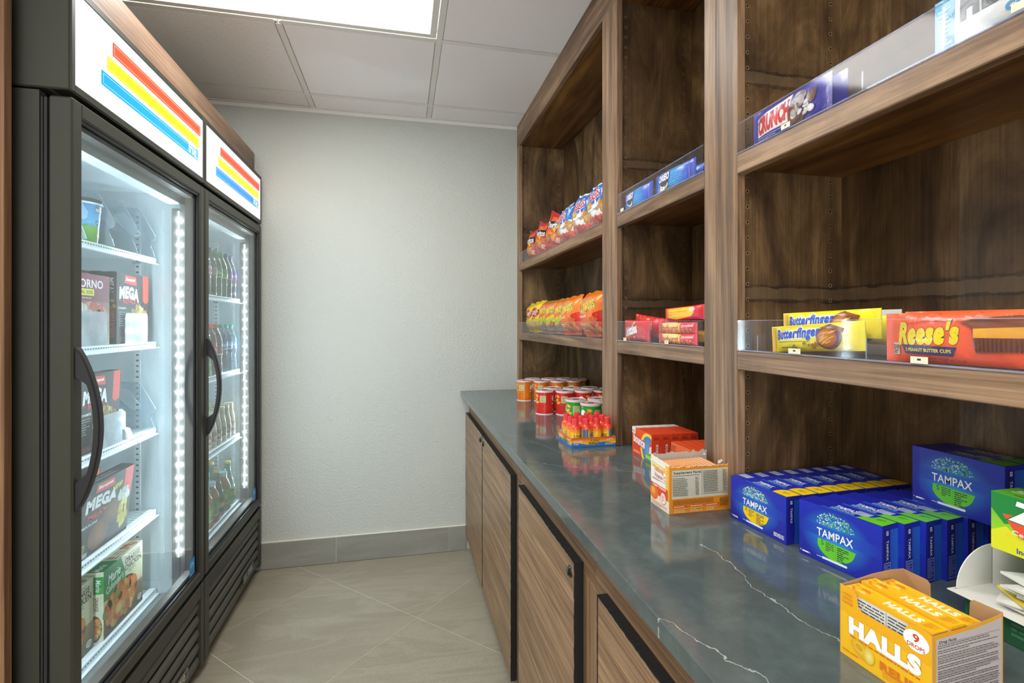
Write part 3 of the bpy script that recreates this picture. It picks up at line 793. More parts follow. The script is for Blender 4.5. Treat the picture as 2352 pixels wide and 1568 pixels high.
tray(1.570, 2.772, 1.235, [], 'clear acrylic lip along the far lower shelf in front of chip bags', lip_only=True, foot=.03)
tray(1.570, 2.772, 1.628, [], 'clear acrylic lip along the far upper shelf in front of chip bags', lip_only=True, foot=.03)
tray(.992, 1.447, 1.235, [1.245], 'clear acrylic tray on the middle lower shelf holding red candy packs')
tray(.992, 1.447, 1.628, [1.245, 1.05], 'clear acrylic tray on the middle upper shelf holding blue cookie packs')
tray(-.30, .875, 1.235, [.82, .594, .372], 'clear acrylic tray on the near lower shelf with yellow and orange bars')
tray(-.30, .875, 1.628, [.60, .27], 'clear acrylic tray on the near upper shelf with a blue chocolate bar')
def tag_at(y, z, label, w=.022):
    mb = MB().box(-.0004, .0004, -w/2, w/2, 0, .009, 'price_tag'); a = Art(w, .009); a.rect(w*.4, .004, w*.62, .0065, '#2a2a2a')
    a.emit(mb, face_fn((-.0004, w/2, 0), (0, -1, 0), (0, 0, 1), (-1, 0, 0)), 'label')
    tag(obj('price_tag', mb, loc=(.6563, y, z)), label, 'price tag')
tag_at(1.405, 1.631, 'small cream price tag under the left blue cookie pack', .02); tag_at(1.165, 1.631, 'small cream price tag under the second blue cookie pack', .02)
tag_at(1.385, 1.2375, 'small cream price tag under the red rainbow candy bag', .018); tag_at(1.145, 1.2375, 'small cream price tag under the two fruit chew packs', .018)
tag_at(.725, 1.2375, 'small cream price tag under the yellow candy bars', .026); tag_at(.515, 1.2375, 'small cream price tag under the orange peanut butter cup pack', .022)
tag_at(.745, 1.631, 'small cream price tag under the blue crisped-rice chocolate bar', .02); tag_at(.40, 1.631, 'small cream price tag under the white cookie bar', .03)

# ================================================================ bags of snacks
def bag_art(kind):
    w, h = .145, .178
    if kind == 'lays':
        A = Art(w, h, '#f2c800', '#ffe21a'); A.rect(0, h-.012, w, h, '#f6d520'); A.ell(.075, .108, .05, .030, '#f7b500', '#ffd21a'); A.ell(.075, .108, .046, .026, '#c8202a')
        A.poly([(.02, .094), (.13, .110), (.13, .122), (.02, .106)], '#c8202a'); A.text("Lay's", .075, .109, .078, .032, '#ffffff', .02, .2, 8); A.blobs(.085, .042, .045, .026, ['#f4cf5a', '#f9dd7e', '#eebc3c'], 14, .016); A.text('Classic', .045, .078, .05, .010, '#1d5c2a', .01, .2)
    elif kind == 'jalapeno':
        A = Art(w, h, '#e84818', '#f28a3c'); A.rect(0, h-.012, w, h, '#7fae2e'); A.poly([(0, 0), (w, 0), (w, .085), (.10, .095), (.04, .075), (0, .088)], '#e8c21a'); A.poly([(0, 0), (w, 0), (w, .035), (.08, .05), (0, .03)], '#8a9398')
        A.text('Cheetos', .066, .118, .092, .036, '#ffd400', .03, .25, 10, out=[(.085, '#ffffff'), (.06, '#141414')]); A.poly([(.02, .062), (.11, .082), (.125, .070), (.035, .052)], '#a4c61e'); A.blobs(.09, .045, .03, .018, ['#e07a1a', '#d65a10'], 14, .009); A.lines(.02, .016, .12, .03, 3, '#e8e8e8')
    elif kind == 'cheetos':
        A = Art(w, h, '#f0641a', '#ff8a1c'); A.rect(0, h-.012, w, h, '#ff7a14'); A.poly([(.06, 0), (w, 0), (w, .098), (.11, .088), (.08, .05)], '#d61f14')
        A.text('Cheetos', .066, .120, .098, .042, '#ffd400', .03, .25, 12, out=[(.09, '#ffffff'), (.065, '#141414')]); A.blobs(.10, .040, .034, .030, ['#f58a1f', '#ee6c10', '#ffa63c'], 26, .011); A.lines(.015, .02, .06, .05, 4, '#fff1d0'); A.text('crunchy', .045, .075, .05, .012, '#ffffff', .01, .2, 10)
    elif kind == 'doritos':
        A = Art(w, h, '#d9340f', '#b8121c'); A.poly([(.02, .04), (.125, .03), (.11, .16), (.04, .15)], '#f0701c'); A.poly([(.01, .085), (.135, .100), (.12, .135), (.03, .125)], '#1a1013')
        A.text('Doritos', .068, .110, .095, .030, '#ffffff', .03, .1, 8, out=[(.06, '#1a1013')]); A.poly([(.065, .095), (.085, .097), (.078, .075)], '#ffcf2e'); A.poly([(.05, .075), (.10, .070), (.07, .028)], '#f4a52c'); A.poly([(.02, .06), (.06, .05), (.03, .015)], '#ef8f22'); A.lines(.095, .03, .13, .055, 4, '#ffffff')
    else:
        A = Art(w, h, '#f2f2f4', '#ffffff'); A.poly([(0, .090)]+[(w*i/12, .090+.006*(i % 2)) for i in range(1, 12)]+[(w, .095), (w, h), (0, h)], '#1c6cc4'); A.poly([(0, 0), (w, 0), (w, .040)]+[(w*(1-i/12), .042+.006*(i % 2)) for i in range(1, 13)], '#ee5a3a')
        A.text('RUFFLES', .064, .116, .092, .030, '#d8202e', .035, .15, 14, out=[(.08, '#ffffff')]); A.blobs(.045, .070, .022, .020, ['#f0b040', '#f4c25c', '#e59a2c'], 8, .016); A.blobs(.115, .074, .020, .018, ['#f0b040', '#e8a434'], 7, .015); A.ell(.083, .080, .018, .010, '#7da4d0'); A.ell(.083, .080, .0165, .0085, '#f4f4f6'); A.blobs(.09, .020, .03, .014, ['#f4553a', '#e9432a', '#ff8a60'], 8, .014); A.lines(.03, .008, .06, .030, 5, '#ffd9cc')
    return A, w, h
BAGS = {}
for i, k in enumerate(('lays', 'jalapeno', 'cheetos', 'doritos', 'ruffles')):
    A, w_, h_ = bag_art(k); BAGS[k] = pillow(w_, h_, .068, A, 'foil', 'tb', .010, .0050, i+2, .0036, '#b8bcc2', slump=(.012, .02, .016, -.01, .006)[i]).mesh('chip_bag')
def bag(kind, y, z, rz, label, roll=0, x=.700, group='bags of chips on the far shelves', sc=1.0):
    rz *= .6; x += .014
    o = obj('chip_bag', BAGS[kind], loc=(x, y, z+.0022+abs(sin(radians(roll)))*.070), rot=(radians(roll), radians(RND.uniform(-1, 3)), radians(rz)))
    o.scale = (sc, sc, sc); return tag(o, label, 'chip bag', group)
G1, G2 = 'chip bags on the far lower shelf', 'chip bags on the far upper shelf'
bag('lays', 2.670, 1.235, 8, 'plain yellow potato chip bag at the far left end of the lower shelf', 3, .70, G1, .93)
bag('lays', 2.530, 1.235, 16, 'second plain yellow potato chip bag from the left on the lower shelf', -3, .702, G1, .98)
bag('jalapeno', 2.385, 1.235, 14, 'orange and yellow cheese puff bag right beside the yellow chip bags', 2, .70, G1, .97)
bag('jalapeno', 2.255, 1.235, 18, 'middle one of the three orange and yellow cheese puff bags', -2, .70, G1, .97)
bag('jalapeno', 2.120, 1.235, 16, 'orange and yellow cheese puff bag next to the all-orange bags', 2, .70, G1, .97)
bag('cheetos', 2.005, 1.235, 20, 'leftmost of the orange and red cheese snack bags, lower shelf', -2, .70, G1, .98)
bag('cheetos', 1.875, 1.235, 14, 'second orange and red cheese snack bag from the left, set back', 3, .732, G1, .99)
bag('cheetos', 1.755, 1.235, 14, 'third orange and red cheese snack bag, big slanted letters in full view', -1, .70, G1, 1.02)
bag('cheetos', 1.650, 1.235, 8, 'orange cheese snack bag half hidden behind the wood post', 2, .78, G1, .98)
bag('jalapeno', 2.33, 1.235, 5, 'orange and yellow bag standing in the row behind, farther one', 2, .79, G1, .98)
bag('cheetos', 1.93, 1.235, 5, 'orange bag standing in the row behind, nearer one', 2, .79, G1, .98)
bag('doritos', 2.640, 1.628, 14, 'red tortilla chip bag at the far left end of the upper shelf', 6, .70, G2, .92)
bag('doritos', 2.475, 1.628, 24, 'second red tortilla chip bag, tilted with its corner pointing up', 16, .70, G2, .92)
bag('doritos', 2.290, 1.628, 52, 'red tortilla chip bag beside the blue and white bags, corner up', 19, .705, G2, .95)
bag('ruffles', 2.065, 1.628, 8, 'leftmost of the three blue and white ridged potato chip bags', -5, .70, G2, .95)
bag('ruffles', 1.885, 1.628, 14, 'middle one of the three blue and white ridged potato chip bags', 5, .70, G2, 1.0)
bag('ruffles', 1.700, 1.628, 10, 'blue and white ridged potato chip bag beside the wood post', -3, .70, G2, 1.0)

# ================================================================ canisters of stacked chips
def canister(kind):
    c, c2 = {'orange': ('#f28a12', '#e2700a'), 'red': ('#e8321e', '#d81c16'), 'green': ('#2fae3a', '#1e9a30')}[kind]
    r, h = .0372, .098; mb = MB(); W = 2*pi*r
    A = Art(W, h-.006, c, c2); A.rect(0, 0, W, .03, c2, c)
    for base in (0.0, W/2):
        A.ell(base+.022, .062, .0115, .0125, '#ffffff'); A.text('Pringles', base+.022, .040, .030, .012, '#ffe9d8', .02, 0, out=[(.06, '#b01818')]); A.text('Original', base+.020, .016, .022, .006, '#ffffff', .01)
        for q, (x, y) in enumerate(((.050, .074), (.046, .058), (.054, .048))): A.ell(base+x, y, .0105, .0058, '#f9d24a', '#d99420', rot=(-18, 25, 10)[q])
        A.rect(base+.068, .048, base+.094, .076, '#d8d59a'); A.lines(base+.070, .050, base+.092, .074, 7, '#6c6a3a')
        A.lines(base+.045, .010, base+.09, .036, 5, C(c2, .8), .3)
    def fn(u, v, l):
        a = u/r + pi*.5; return ((r+l)*cos(a), (r+l)*sin(a), .003+v)
    A.emit(mb, fn, 'gloss', .00005, .005, l0=0)
    mb.lathe([(.0, .0), (r+.0006, .0), (r+.0008, .0015), (r, .003)], 'enamel_white', 28)
    mb.lathe([(r, h-.0035), (r+.0008, h-.003), (r+.0008, h-.001)], 'galvanised', 28)
    return mb.mesh('can_body')
lid = MB(); r = .0372
lid.lathe([(r+.0018, .092), (r+.0020, .0985), (r+.0012, .1000), (r-.0015, .1000), (r-.0025, .0990)], 'gloss', 28, col='#e6cfcb')
lid.disc(0, 0, .0990, r-.0024, 'gloss', '#cf9c9a', 28); lid.disc(0, 0, .0992, r*.62, 'gloss', '#dcc2be', 24); lid.disc(0, 0, .0994, r*.34, 'gloss', '#6d686c', 20)
LID = lid.mesh('lid')
CAN = {k: canister(k) for k in ('orange', 'red', 'green')}
ORD = ['first', 'second', 'third', 'fourth', 'fifth', 'sixth', 'seventh', 'eighth']
def can(kind, x, y, rz, label):
    t = thing('chip_canister', label, 'canister', (x, y, ZC+.0003), radians(rz), 'chip canisters on the counter'); obj('can_body', CAN[kind], t); obj('lid', LID, t)
for n, (x, y) in enumerate([(.602, 2.420), (.680, 2.383), (.761, 2.365), (.842, 2.362)]): can('orange', x, y, (200, 215, 300, 200)[n], f'{ORD[n]} small orange chip canister from the left, front row by the wall')
for n, (x, y) in enumerate([(.662, 2.482), (.743, 2.466), (.823, 2.466), (.893, 2.420)]): can('orange', x, y, RND.uniform(0, 360), f'{ORD[n]} small orange chip canister from the left, back row by the wall')
for n, (x, y) in enumerate([(.598, 2.045), (.677, 2.010), (.758, 2.000), (.839, 1.990), (.894, 1.920)]): can('red', x, y, (208, 214, 290, 250, 20)[n], f'{ORD[n]} small red chip canister from the left, front row')
for n, (x, y) in enumerate([(.655, 2.112), (.735, 2.090), (.817, 2.084), (.893, 2.052)]): can('red', x, y, RND.uniform(0, 360), f'{ORD[n]} small red chip canister from the left, back row')
for n, (x, y, q) in enumerate([(.640, 1.772, 'small green chip canister at the left, behind the energy drink tray'), (.664, 1.678, 'small green chip canister nearest the energy drink tray'), (.728, 1.772, 'small green chip canister at the back beside the wood post'), (.750, 1.690, 'small green chip canister hidden mostly behind the wood post')]): can('green', x, y, (40, 75, 120, 10)[n], q)

# ================================================================ tray of energy shots
x0, x1, y0, y1 = .512, .658, 1.454, 1.584
t = thing('drink_tray', 'printed cardboard tray of small red-capped energy drink bottles', 'tray', ((x0+x1)/2, (y0+y1)/2, ZC+.0003)); o = tuple(t.location)
mb = MB(); hx, hy, hh = (x1-x0)/2, (y1-y0)/2, .030
mb.box(-hx, hx, -hy, hy, 0, .001, 'card_white')
for a in ((-hx, hx, -hy, -hy+.0008), (-hx, hx, hy-.0008, hy), (-hx, -hx+.0008, -hy+.0008, hy-.0008), (hx-.0008, hx, -hy+.0008, hy-.0008)): mb.box(*a, .001, hh, 'card', '#e8d8c0')
def shot_art(W):
    A = Art(W, hh); A.rect(0, .016, W, hh, '#f8b21c', '#e8281c'); A.rect(0, .008, W, .016, '#f6d21e', '#f8b21c'); A.rect(0, 0, W, .008, '#1d63b4', '#2a78c8')
    A.poly([(0, .006)]+[(W*i/24, .0115+.0035*sin(i/24*2*pi*1.5+1)) for i in range(25)]+[(W, .004)], '#2574c4')
    A.text("5-hour", W/2+.004, .0215, .032, .008, '#141414', .03, .3, out=[(.07, '#ffe24a')]); A.text('ENERGY', W/2, .0115, .036, .0085, '#141414', .04, .3, out=[(.08, '#ffe24a')])
    A.text('energy', W-.020, .021, .022, .006, '#ffd9d0', .02, .2, 8); A.lines(.006, .008, .036, .022, 3, '#f2dfae'); A.lines(W-.036, .005, W-.008, .012, 2, '#f6d21e'); return A
shot_art(x1-x0).emit(mb, face_fn((-hx, -hy, 0), (1, 0, 0), (0, 0, 1), (0, -1, 0)), 'card'); shot_art(y1-y0).emit(mb, face_fn((-hx, hy, 0), (0, -1, 0), (0, 0, 1), (-1, 0, 0)), 'card')
obj('tray_body', mb, t)
b = MB(); r = .0158; W = 2*pi*r; A = Art(W, .052, '#ffcf1a', '#ffcf1a'); A.rect(0, .014, W, .038, '#ffd81e', '#ffb81e'); A.rect(0, .038, W, .052, '#ffb81e', '#f86a2a'); A.rect(0, 0, W, .010, '#2b7fc8'); A.rect(0, .010, W, .014, '#2b7fc8', '#ffd81e'); A.rect(W*.44, 0, W*.62, .050, '#4a7ca8', '#5a6f98'); A.rect(W*.47, .002, W*.55, .012, '#e6ebee')
A.rect(W*.66, .004, W*.86, .040, '#b8ab98'); A.lines(W*.67, .005, W*.85, .038, 9, '#5a5348'); A.text('5-hour', W*.25, .032, .026, .008, '#141414', .03, .3, out=[(.08, '#ffe24a')]); A.text('ENERGY', W*.25, .022, .028, .009, '#141414', .04, .3, out=[(.08, '#ffe24a')])
A.emit(b, lambda u, v, l: ((r+l)*cos(u/r), (r+l)*sin(u/r), .002+v), 'gloss', .00004, .004, l0=0)
b.lathe([(0, 0), (r-.001, 0), (r, .002)], 'gloss', 20, col='#2b7fc8'); b.lathe([(r, .054), (.0150, .058), (.0125, .062), (.0105, .064)], 'gloss', 20, col='#f04a28')
SB = b.mesh('bottle_body'); b = MB(); b.lathe([(.0105, .063), (.0108, .0645), (.0108, .066), (.0103, .0665), (.0103, .084), (.0095, .0855), (0, .0857)], 'gloss', 18, col='#f0383a'); SCAP = b.mesh('cap')
for i in range(4):
    for j in range(3):
        q = thing('energy_shot', f'small red-capped energy drink bottle, {ORD[i]} from the left in the {("front", "middle", "back")[j]} row of the tray', 'bottle', (x0+.0195+.0357*i, y0+.0215+.0425*j, ZC+.0015), RND.choice([0, .9, 1.9, 3.3, 4.5]), 'energy shots in the printed tray')
        obj('bottle_body', SB, q); obj('cap', SCAP, q)

# ================================================================ laundry boxes
def bounce():
    w, h, tt = .122, .078, .0262; F_ = Art(w, h, '#e8441c', '#f05a24'); F_.ell(.098, .030, .045, .046, '#ffe04a', a0=60, a1=300, n=30); F_.ell(.100, .030, .036, .038, '#6aa6dc', '#3f7fc4', n=30, a0=60, a1=300); F_.rect(.09, .002, .121, .022, '#4f9a3c', '#6ab446'); F_.poly([(.104, .022), (.120, .024), (.120, .044), (.108, .040)], '#dfe8f2')
    F_.text('bounce', .045, .045, .070, .024, '#ffffff', .04, 0, -6, out=[(.12, '#e01f26')]); F_.rect(0, .060, .022, h, '#f4f0ec'); F_.lines(.003, .062, .018, .070, 2, '#d02a2a'); F_.rect(.085, .006, .118, .016, '#b8d84a'); F_.lines(.01, .006, .05, .014, 2, '#ffd8a0')
    E_ = Art(tt, h, '#de3f1a'); E_.text('bounce', tt/2+.001, .030, .040, .010, '#ffd9d0', .03, 0, 90, out=[(.08, '#b8141c')]); E_.lines(.005, .062, .021, .070, 2, '#7a1a10')
    T_ = Art(w, tt, '#e8481e'); T_.rect(0, 0, .03, tt, '#ece6e0'); return carton(w, h, tt, '#e4431c', F_, E_, E_, T_).mesh('dryer_sheet_box')
BM = bounce()
for k in range(5): tag(obj('dryer_sheet_box', BM, loc=(.6855+.0277*k, 1.309-.001*k, ZC+.0003), rot=(0, 0, radians(.6*k-1))), f'{ORD[k]} orange dryer sheet box from the counter edge, in the row of five', 'box', 'orange dryer sheet boxes behind the open supplement box')
def tide():
    w, h, tt = .110, .077, .0225; F_ = Art(w, h, '#ef5a20', '#f0642a'); F_.ell(.052, .022, .030, .034, '#ffd400', n=30); F_.ell(.052, .022, .024, .028, '#f47a1c', n=30); F_.text('Tide', .052, .020, .044, .024, '#1c3fa8', .05, .1, out=[(.1, '#ffffff')]); F_.lines(.004, .054, .024, .070, 4, '#8a2a0c')
    T_ = Art(w, tt, '#ec5420'); T_.rect(0, 0, w, .002, '#b83410'); return carton(w, h, tt, '#e8501e', F_, None, None, T_).mesh('detergent_box')
TM = tide()
for k in range(5): tag(obj('detergent_box', TM, loc=(.697+.0232*k, 1.117, ZC+.0003)), f'{ORD[k]} plain orange detergent box counting back from the counter edge', 'box', 'orange detergent boxes beside the wide wood post')

# ================================================================ open supplement box with sachets
t = thing('supplement_box', 'torn-open orange and white vitamin drink box full of sachets', 'box', (.595, .944, ZC+.0003), radians(0)); hx, hy, hh = .069, .0375, .094
mb = MB(); r = random.Random(4)
def jag(n, base, amp): return [base+amp*noise.noise(Vector((i*.55, base*50, amp*90))) + r.uniform(-.0008, .0008) for i in range(n+1)]
def torn(p0, p1, zt, inner, outer, nrm):
    n = len(zt)-1; vs = []; nx, ny = nrm
    for i in range(n+1):
        x = p0[0]+(p1[0]-p0[0])*i/n; y = p0[1]+(p1[1]-p0[1])*i/n
        vs += [(x, y, 0), (x, y, zt[i]), (x-nx*.0009, y-ny*.0009, zt[i]+.0005), (x-nx*.0009, y-ny*.0009, 0)]
    fo = [(4*i, 4*i+4, 4*i+5, 4*i+1) for i in range(n)]; fi = [(4*i+1, 4*i+5, 4*i+6, 4*i+2) for i in range(n)] + [(4*i+2, 4*i+6, 4*i+7, 4*i+3) for i in range(n)]
    mb.add(vs, fo, 'card', outer); mb.add(vs, fi, inner)
zn = jag(34, .094, .005); zn = [z if 0 < i < 34 else .097 for i, z in enumerate(zn)]
torn((-hx, -hy), (hx, -hy), zn, 'card_white', '#dc8a14', (0, -1)); torn((-hx, hy), (-hx, -hy), [.102-.004*i/12+.001*sin(i*2) for i in range(13)], 'card_white', '#f4ead8', (-1, 0))
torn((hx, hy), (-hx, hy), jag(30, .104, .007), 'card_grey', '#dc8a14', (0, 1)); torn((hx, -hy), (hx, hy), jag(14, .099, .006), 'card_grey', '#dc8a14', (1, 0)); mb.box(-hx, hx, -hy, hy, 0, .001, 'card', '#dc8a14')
W = 2*hx; A = Art(W, .092); A.rect(0, 0, W, .090, '#d98612', '#e09016'); A.rect(.006, .030, W-.005, .087, '#cfc9b4'); A.text('Supplement Facts', .040, .0815, .062, .0062, '#22201a', .03); A.rect(.007, .0755, .068, .0765, '#22201a'); A.rect(.0725, .034, .0735, .086, '#8a8472')
for k in range(11): y = .071-.0034*k; A.rect(.007, y-.0016, .068, y-.0013, '#8a8472'); A.lines(.007, y-.001, .040, y+.0012, 1, '#5c5748', .55, k); A.lines(.058, y-.001, .066, y+.0012, 1, '#5c5748', .55, k)
for k in range(13): y = .083-.0034*k; A.rect(.074, y-.0016, W-.007, y-.0013, '#8a8472'); A.lines(.075, y-.001, .108, y+.0012, 1, '#5c5748', .55, k+30); A.lines(.120, y-.001, .129, y+.0012, 1, '#5c5748', .55, k+5)
A.rect(.0735, .0375, W-.007, .0382, '#22201a'); A.lines(.006, .019, .098, .029, 4, '#7a4208', .4, 9); A.lines(.112, .010, .132, .028, 8, '#6a3606', .45, 3)
for k in range(3): A.rect(.006+.036*k, .0135, .038+.036*k, .0168, '#d8381c'); A.lines(.008+.036*k, .014, .036+.036*k, .0164, 1, '#ffe2c0', .5, k); A.lines(.008+.036*k, .003, .036+.036*k, .0125, 4, '#f6cf8c', .4, k+4)
A.emit(mb, face_fn((-hx, -hy, 0), (1, 0, 0), (0, 0, 1), (0, -1, 0)), 'card')
W = 2*hy; A = Art(W, .097); A.rect(0, 0, W, .095, '#ffb81e', '#f6eede'); A.rect(0, .040, W*.8, .092, '#f8f2e6', '#f8f2e6'); A.rect(W*.8, .0, W, .095, '#f8d070', '#f6a818', 'x'); A.poly([(.005, .090), (.069, .086), (.071, .078), (.050, .077), (.006, .080)], '#f8b41e'); A.text('Emergen-C', W/2, .0845, .058, .009, '#fff0a0', .05, .1, -4, out=[(.10, '#e87a1a')]); A.text('1000mg', W*.46, .075, .036, .009, '#c8321c', .01); A.text('Vitamin C', W*.5, .065, .044, .009, '#c8321c', .01); A.lines(.008, .054, .062, .058, 2, '#a06a50')
A.rect(0, .024, W*.93, .046, '#e84a1c'); A.rect(0, .0, W, .024, '#f4e6d2'); A.text('Super Orange', W*.47, .0425, .052, .0065, '#ffffff', .02); A.ell(.014, .026, .017, .015, '#f6821c', '#ee6a10', n=24); A.ell(.011, .029, .009, .009, '#fbb446', '#f4901e'); A.poly([(.001, .036), (.010, .044), (.014, .038)], '#4ca030')
A.ell(.052, .024, .0115, .0125, '#e84a1c', n=24); A.ell(.052, .024, .0103, .0112, '#f8ece0', n=24); A.lines(.046, .018, .058, .030, 5, '#e0623c'); A.lines(.004, .002, .066, .010, 3, '#d88a6a')
A.emit(mb, face_fn((-hx, hy, 0), (0, -1, 0), (0, 0, 1), (-1, 0, 0)), 'card')
obj('carton', mb, t)
for cx, cy, sc in ((.050, -.030, .55), (.062, -.020, .4), (.058, .034, .4)):
    f = MB(); f.add([(cx-.008*sc, cy, .094), (cx+.008*sc, cy, .094), (cx+.004*sc, cy+.003, .094+.012*sc), (cx-.003*sc, cy+.002, .094+.010*sc)], [(0, 1, 2, 3)], 'card_white'); obj('torn_flap', f, t)
pk = MB(); pk.box(-.0030, .0030, -.034, .034, 0, .0875, 'card', '#f07a28', bev=.0008); pk.box(-.0034, -.0031, -.033, .033, .0, .0885, 'card', '#f8e6cc'); pk.box(-.0026, .0026, -.012, .028, .0875, .0878, 'card', '#f6a04a'); PM = pk.mesh('sachet')
for k in range(13): tag(obj('sachet', PM, loc=(.5535+.0073*k, .944, ZC+.0035), rot=(0, radians(-13+.95*k), radians(RND.uniform(-1.5, 1.5)))), f'orange powder sachet standing in the open vitamin box, {ORD[k] if k < 8 else str(k+1)+"th"} from its left end', 'sachet', 'orange sachets in the open vitamin box')

# ================================================================ blue tampon cartons
def tampon(kind):
    w, h, tt = (.1325, .083, .0349) if kind == 'reg' else (.128, .0905, .0375); cc = '#ffd400' if kind == 'reg' else '#6ad02a'; F_ = Art(w, h, '#1220a0', '#1428b8')
    F_.ell(w*.46, h*.50, w*.44, h*.49, '#2a9ae6', '#1226ac', n=32); F_.rect(0, h*.46, w*.46, h*.655, '#1428b0', '#1e66cc', 'x'); F_.rect(w*.46, h*.46, w, h*.655, '#1e66cc', '#1428b0', 'x'); r_ = random.Random(3)
    F_.L += 1
    for k in range(210):
        a = r_.uniform(0, pi); d = r_.random()**.6; px = w*.46+w*.235*d*cos(a); py = h*.685+h*.245*d*sin(a); c = r_.choice(['#bfe8f4', '#ffffff', '#6fd0b8', '#3fa878', '#86dcd0', cc]); q = r_.uniform(.0005, .0015)
        F_.ell(px, py, q, q, c, n=7, new=False)
    F_.text('TAMPAX', w*.46, h*.535, w*.44, h*.135, '#ffffff', .014)
    F_.poly([(w*.25, h*.42)]+[(w*(.47+.23*cos(a)), h*(.37-.25*sin(a))) for a in [pi*.93-pi*.85*i/14 for i in range(15)]]+[(w*.715, h*.40)], cc); F_.text('R' if kind == 'reg' else 'S', w*.31, h*.365, w*.030, h*.085, '#1a2a50'); F_.lines(w*.35, h*.24, w*.455, h*.40, 5, '#2a3a40', .4); F_.rect(w*.475, h*.16, w*.4765, h*.40, '#506040'); F_.lines(w*.495, h*.14, w*.63, h*.385, 7, '#2a3a40', .45)
    F_.rect(w*.31, h*.085, w*.60, h*.125, '#ffffff', '#dfe6f4'); F_.ell(w*.60, h*.105, h*.024, h*.021, '#f2f5fb'); F_.rect(w*.24, h*.098, w*.31, h*.108, '#dfe8ff'); F_.lines(w*.045, h*.06, w*.15, h*.10, 2 if kind == 'reg' else 1, '#ffffff', .6); F_.rect(w*.02, h*.075, w*.028, h*.10, '#ffffff')
    if kind == 'reg': F_.lines(w*.80, h*.08, w*.97, h*.17, 3, '#ffffff', .5)
    E_ = Art(tt, h, '#10189a', '#0f1c9c'); E_.rect(tt*.5, 0, tt, h*.92, '#2450c8', '#1c6ac8', 'x'); E_.poly([(tt*.5, h*.9), (tt*.5, h*.5), (tt*.56, h*.35), (tt*.5, h*.1), (tt*.42, h*.3)], '#101c9c'); E_.rect(tt*.13, h*.42, tt*.48, h*.93, '#0d1478'); E_.text('TAMPAX', tt*.32, h*.60, h*.32, tt*.13, '#cdd8f4', .02, 0, -90); E_.rect(tt*.25, h*.84, tt*.38, h*.91, '#cdd8f4'); E_.lines(tt*.27, h*.85, tt*.36, h*.90, 2, '#10189a')
    if kind != 'reg':
        E_.L += 1
        for a, b, c, d in ((.08, .04, .50, .05), (.08, .395, .50, .405), (.08, .04, .10, .405), (.48, .04, .50, .405)): E_.rect(tt*a, h*b, tt*c, h*d, '#9db0ea')
        E_.lines(tt*.13, h*.08, tt*.45, h*.38, 14, '#9db0ea', .35)
    T_ = Art(w, tt, '#101aa0', '#1424b0'); T_.text('TAMPAX', w*.50, tt*.60, w*.26, tt*.30, '#eaf2ff', .03); T_.rect(w*.28, 0, w*.72, tt*.14, '#1c64c8'); T_.lines(w*.36, tt*.16, w*.66, tt*.40, 2, '#9fc4ee')
    T_.rect(w*.02 if kind == 'reg' else w*.60, tt*.42, w*.20 if kind == 'reg' else w*.76, tt*.92, '#c2cce4'); T_.lines(w*.03 if kind == 'reg' else w*.61, tt*.44, w*.19 if kind == 'reg' else w*.75, tt*.90, 6, '#5a6cae', .45)
    if kind == 'reg': T_.L += 1; T_.poly([(w*.76, tt*.04), (w*.995, tt*.04), (w*.995, tt*.96), (w*.80, tt*.96), (w*.755, tt*.7), (w*.745, tt*.35)], cc); T_.lines(w*.83, tt*.35, w*.93, tt*.6, 2, '#8a7a10')
    else: T_.poly([(w*.70, tt*.05), (w*.995, tt*.03), (w*.995, tt*.97), (w*.82, tt*.97), (w*.80, tt*.6), (w*.72, tt*.4)], cc); T_.lines(w*.84, tt*.5, w*.93, tt*.75, 2, '#3a7a14')
    return carton(w, h, tt, '#1220a0', F_, E_, None, T_)
TR = tampon('reg').mesh('tampon_carton'); TS = tampon('sup').mesh('tampon_carton')
g = 'blue cartons with yellow flaps'
for k in range(8):
    tag(obj('tampon_carton', TR, loc=(.6625+.0355*k, .8045+.0012*k, ZC+.0003), rot=(0, 0, radians(5.0-.35*k))), 'blue carton with yellow bowl shape and its whole front in view, beside the vitamin box' if k == 0 else f'{ORD[k]} blue carton with a yellow top flap, counting back from the counter edge', 'box', g)
g = 'blue cartons with green flaps'
for k in range(6):
    tag(obj('tampon_carton', TS, loc=(.6835+.0400*k, .6505-.0010*k, ZC+.0003), rot=(0, 0, radians(11.5-1.2*k))), 'blue carton with green bowl shape and its whole front in view, on the counter' if k == 0 else f'{ORD[k]} blue carton with a green top flap, counting back from the counter edge', 'box', g)
for k in range(2):
    tag(obj('tampon_carton', TS, loc=(.853+.0392*k, .6005, ZC+.0910), rot=(0, 0, radians(1.5))), ('blue carton with green bowl shape lifted on top of the others, front one', 'blue carton on top of the others, behind the raised front one')[k], 'box', 'blue cartons stacked on top')

# ================================================================ cough drop display
t = thing('cough_drop_display', 'open yellow cardboard cough drop display box with notched front', 'display box', (.556, .439, ZC+.0003), radians(4)); w_, tt, hh = .100, .101, .080
hx, hy = tt/2, w_/2
A = Art(w_, hh); cut = [(0, 0), (w_, 0), (w_, .076), (w_-.012, .0795), (w_-.020, .0785), (w_-.026, .072), (w_-.028, .060), (.026, .0605), (.022, .064), (.0205, .077), (.016, .0795), (0, .080)]
A.poly(cut, '#f8b400'); A.poly([(.001, .001), (w_-.001, .001), (w_-.001, .045), (.001, .050)], '#fbc20c'); A.text('HALLS', .050, .0385, .074, .0165, '#ffffff', .07, 0, 0, out=[(.10, '#e69a10')]); A.lines(.013, .0255, .088, .0280, 1, '#d8620c', .6)
A.ell(w_-.016, .063, .0125, .0105, '#ffffff', n=26); A.text('9', w_-.016, .066, .0055, .0075, '#d8461c', .03); A.text('DROPS', w_-.016, .0575, .017, .0040, '#d8461c', .02)
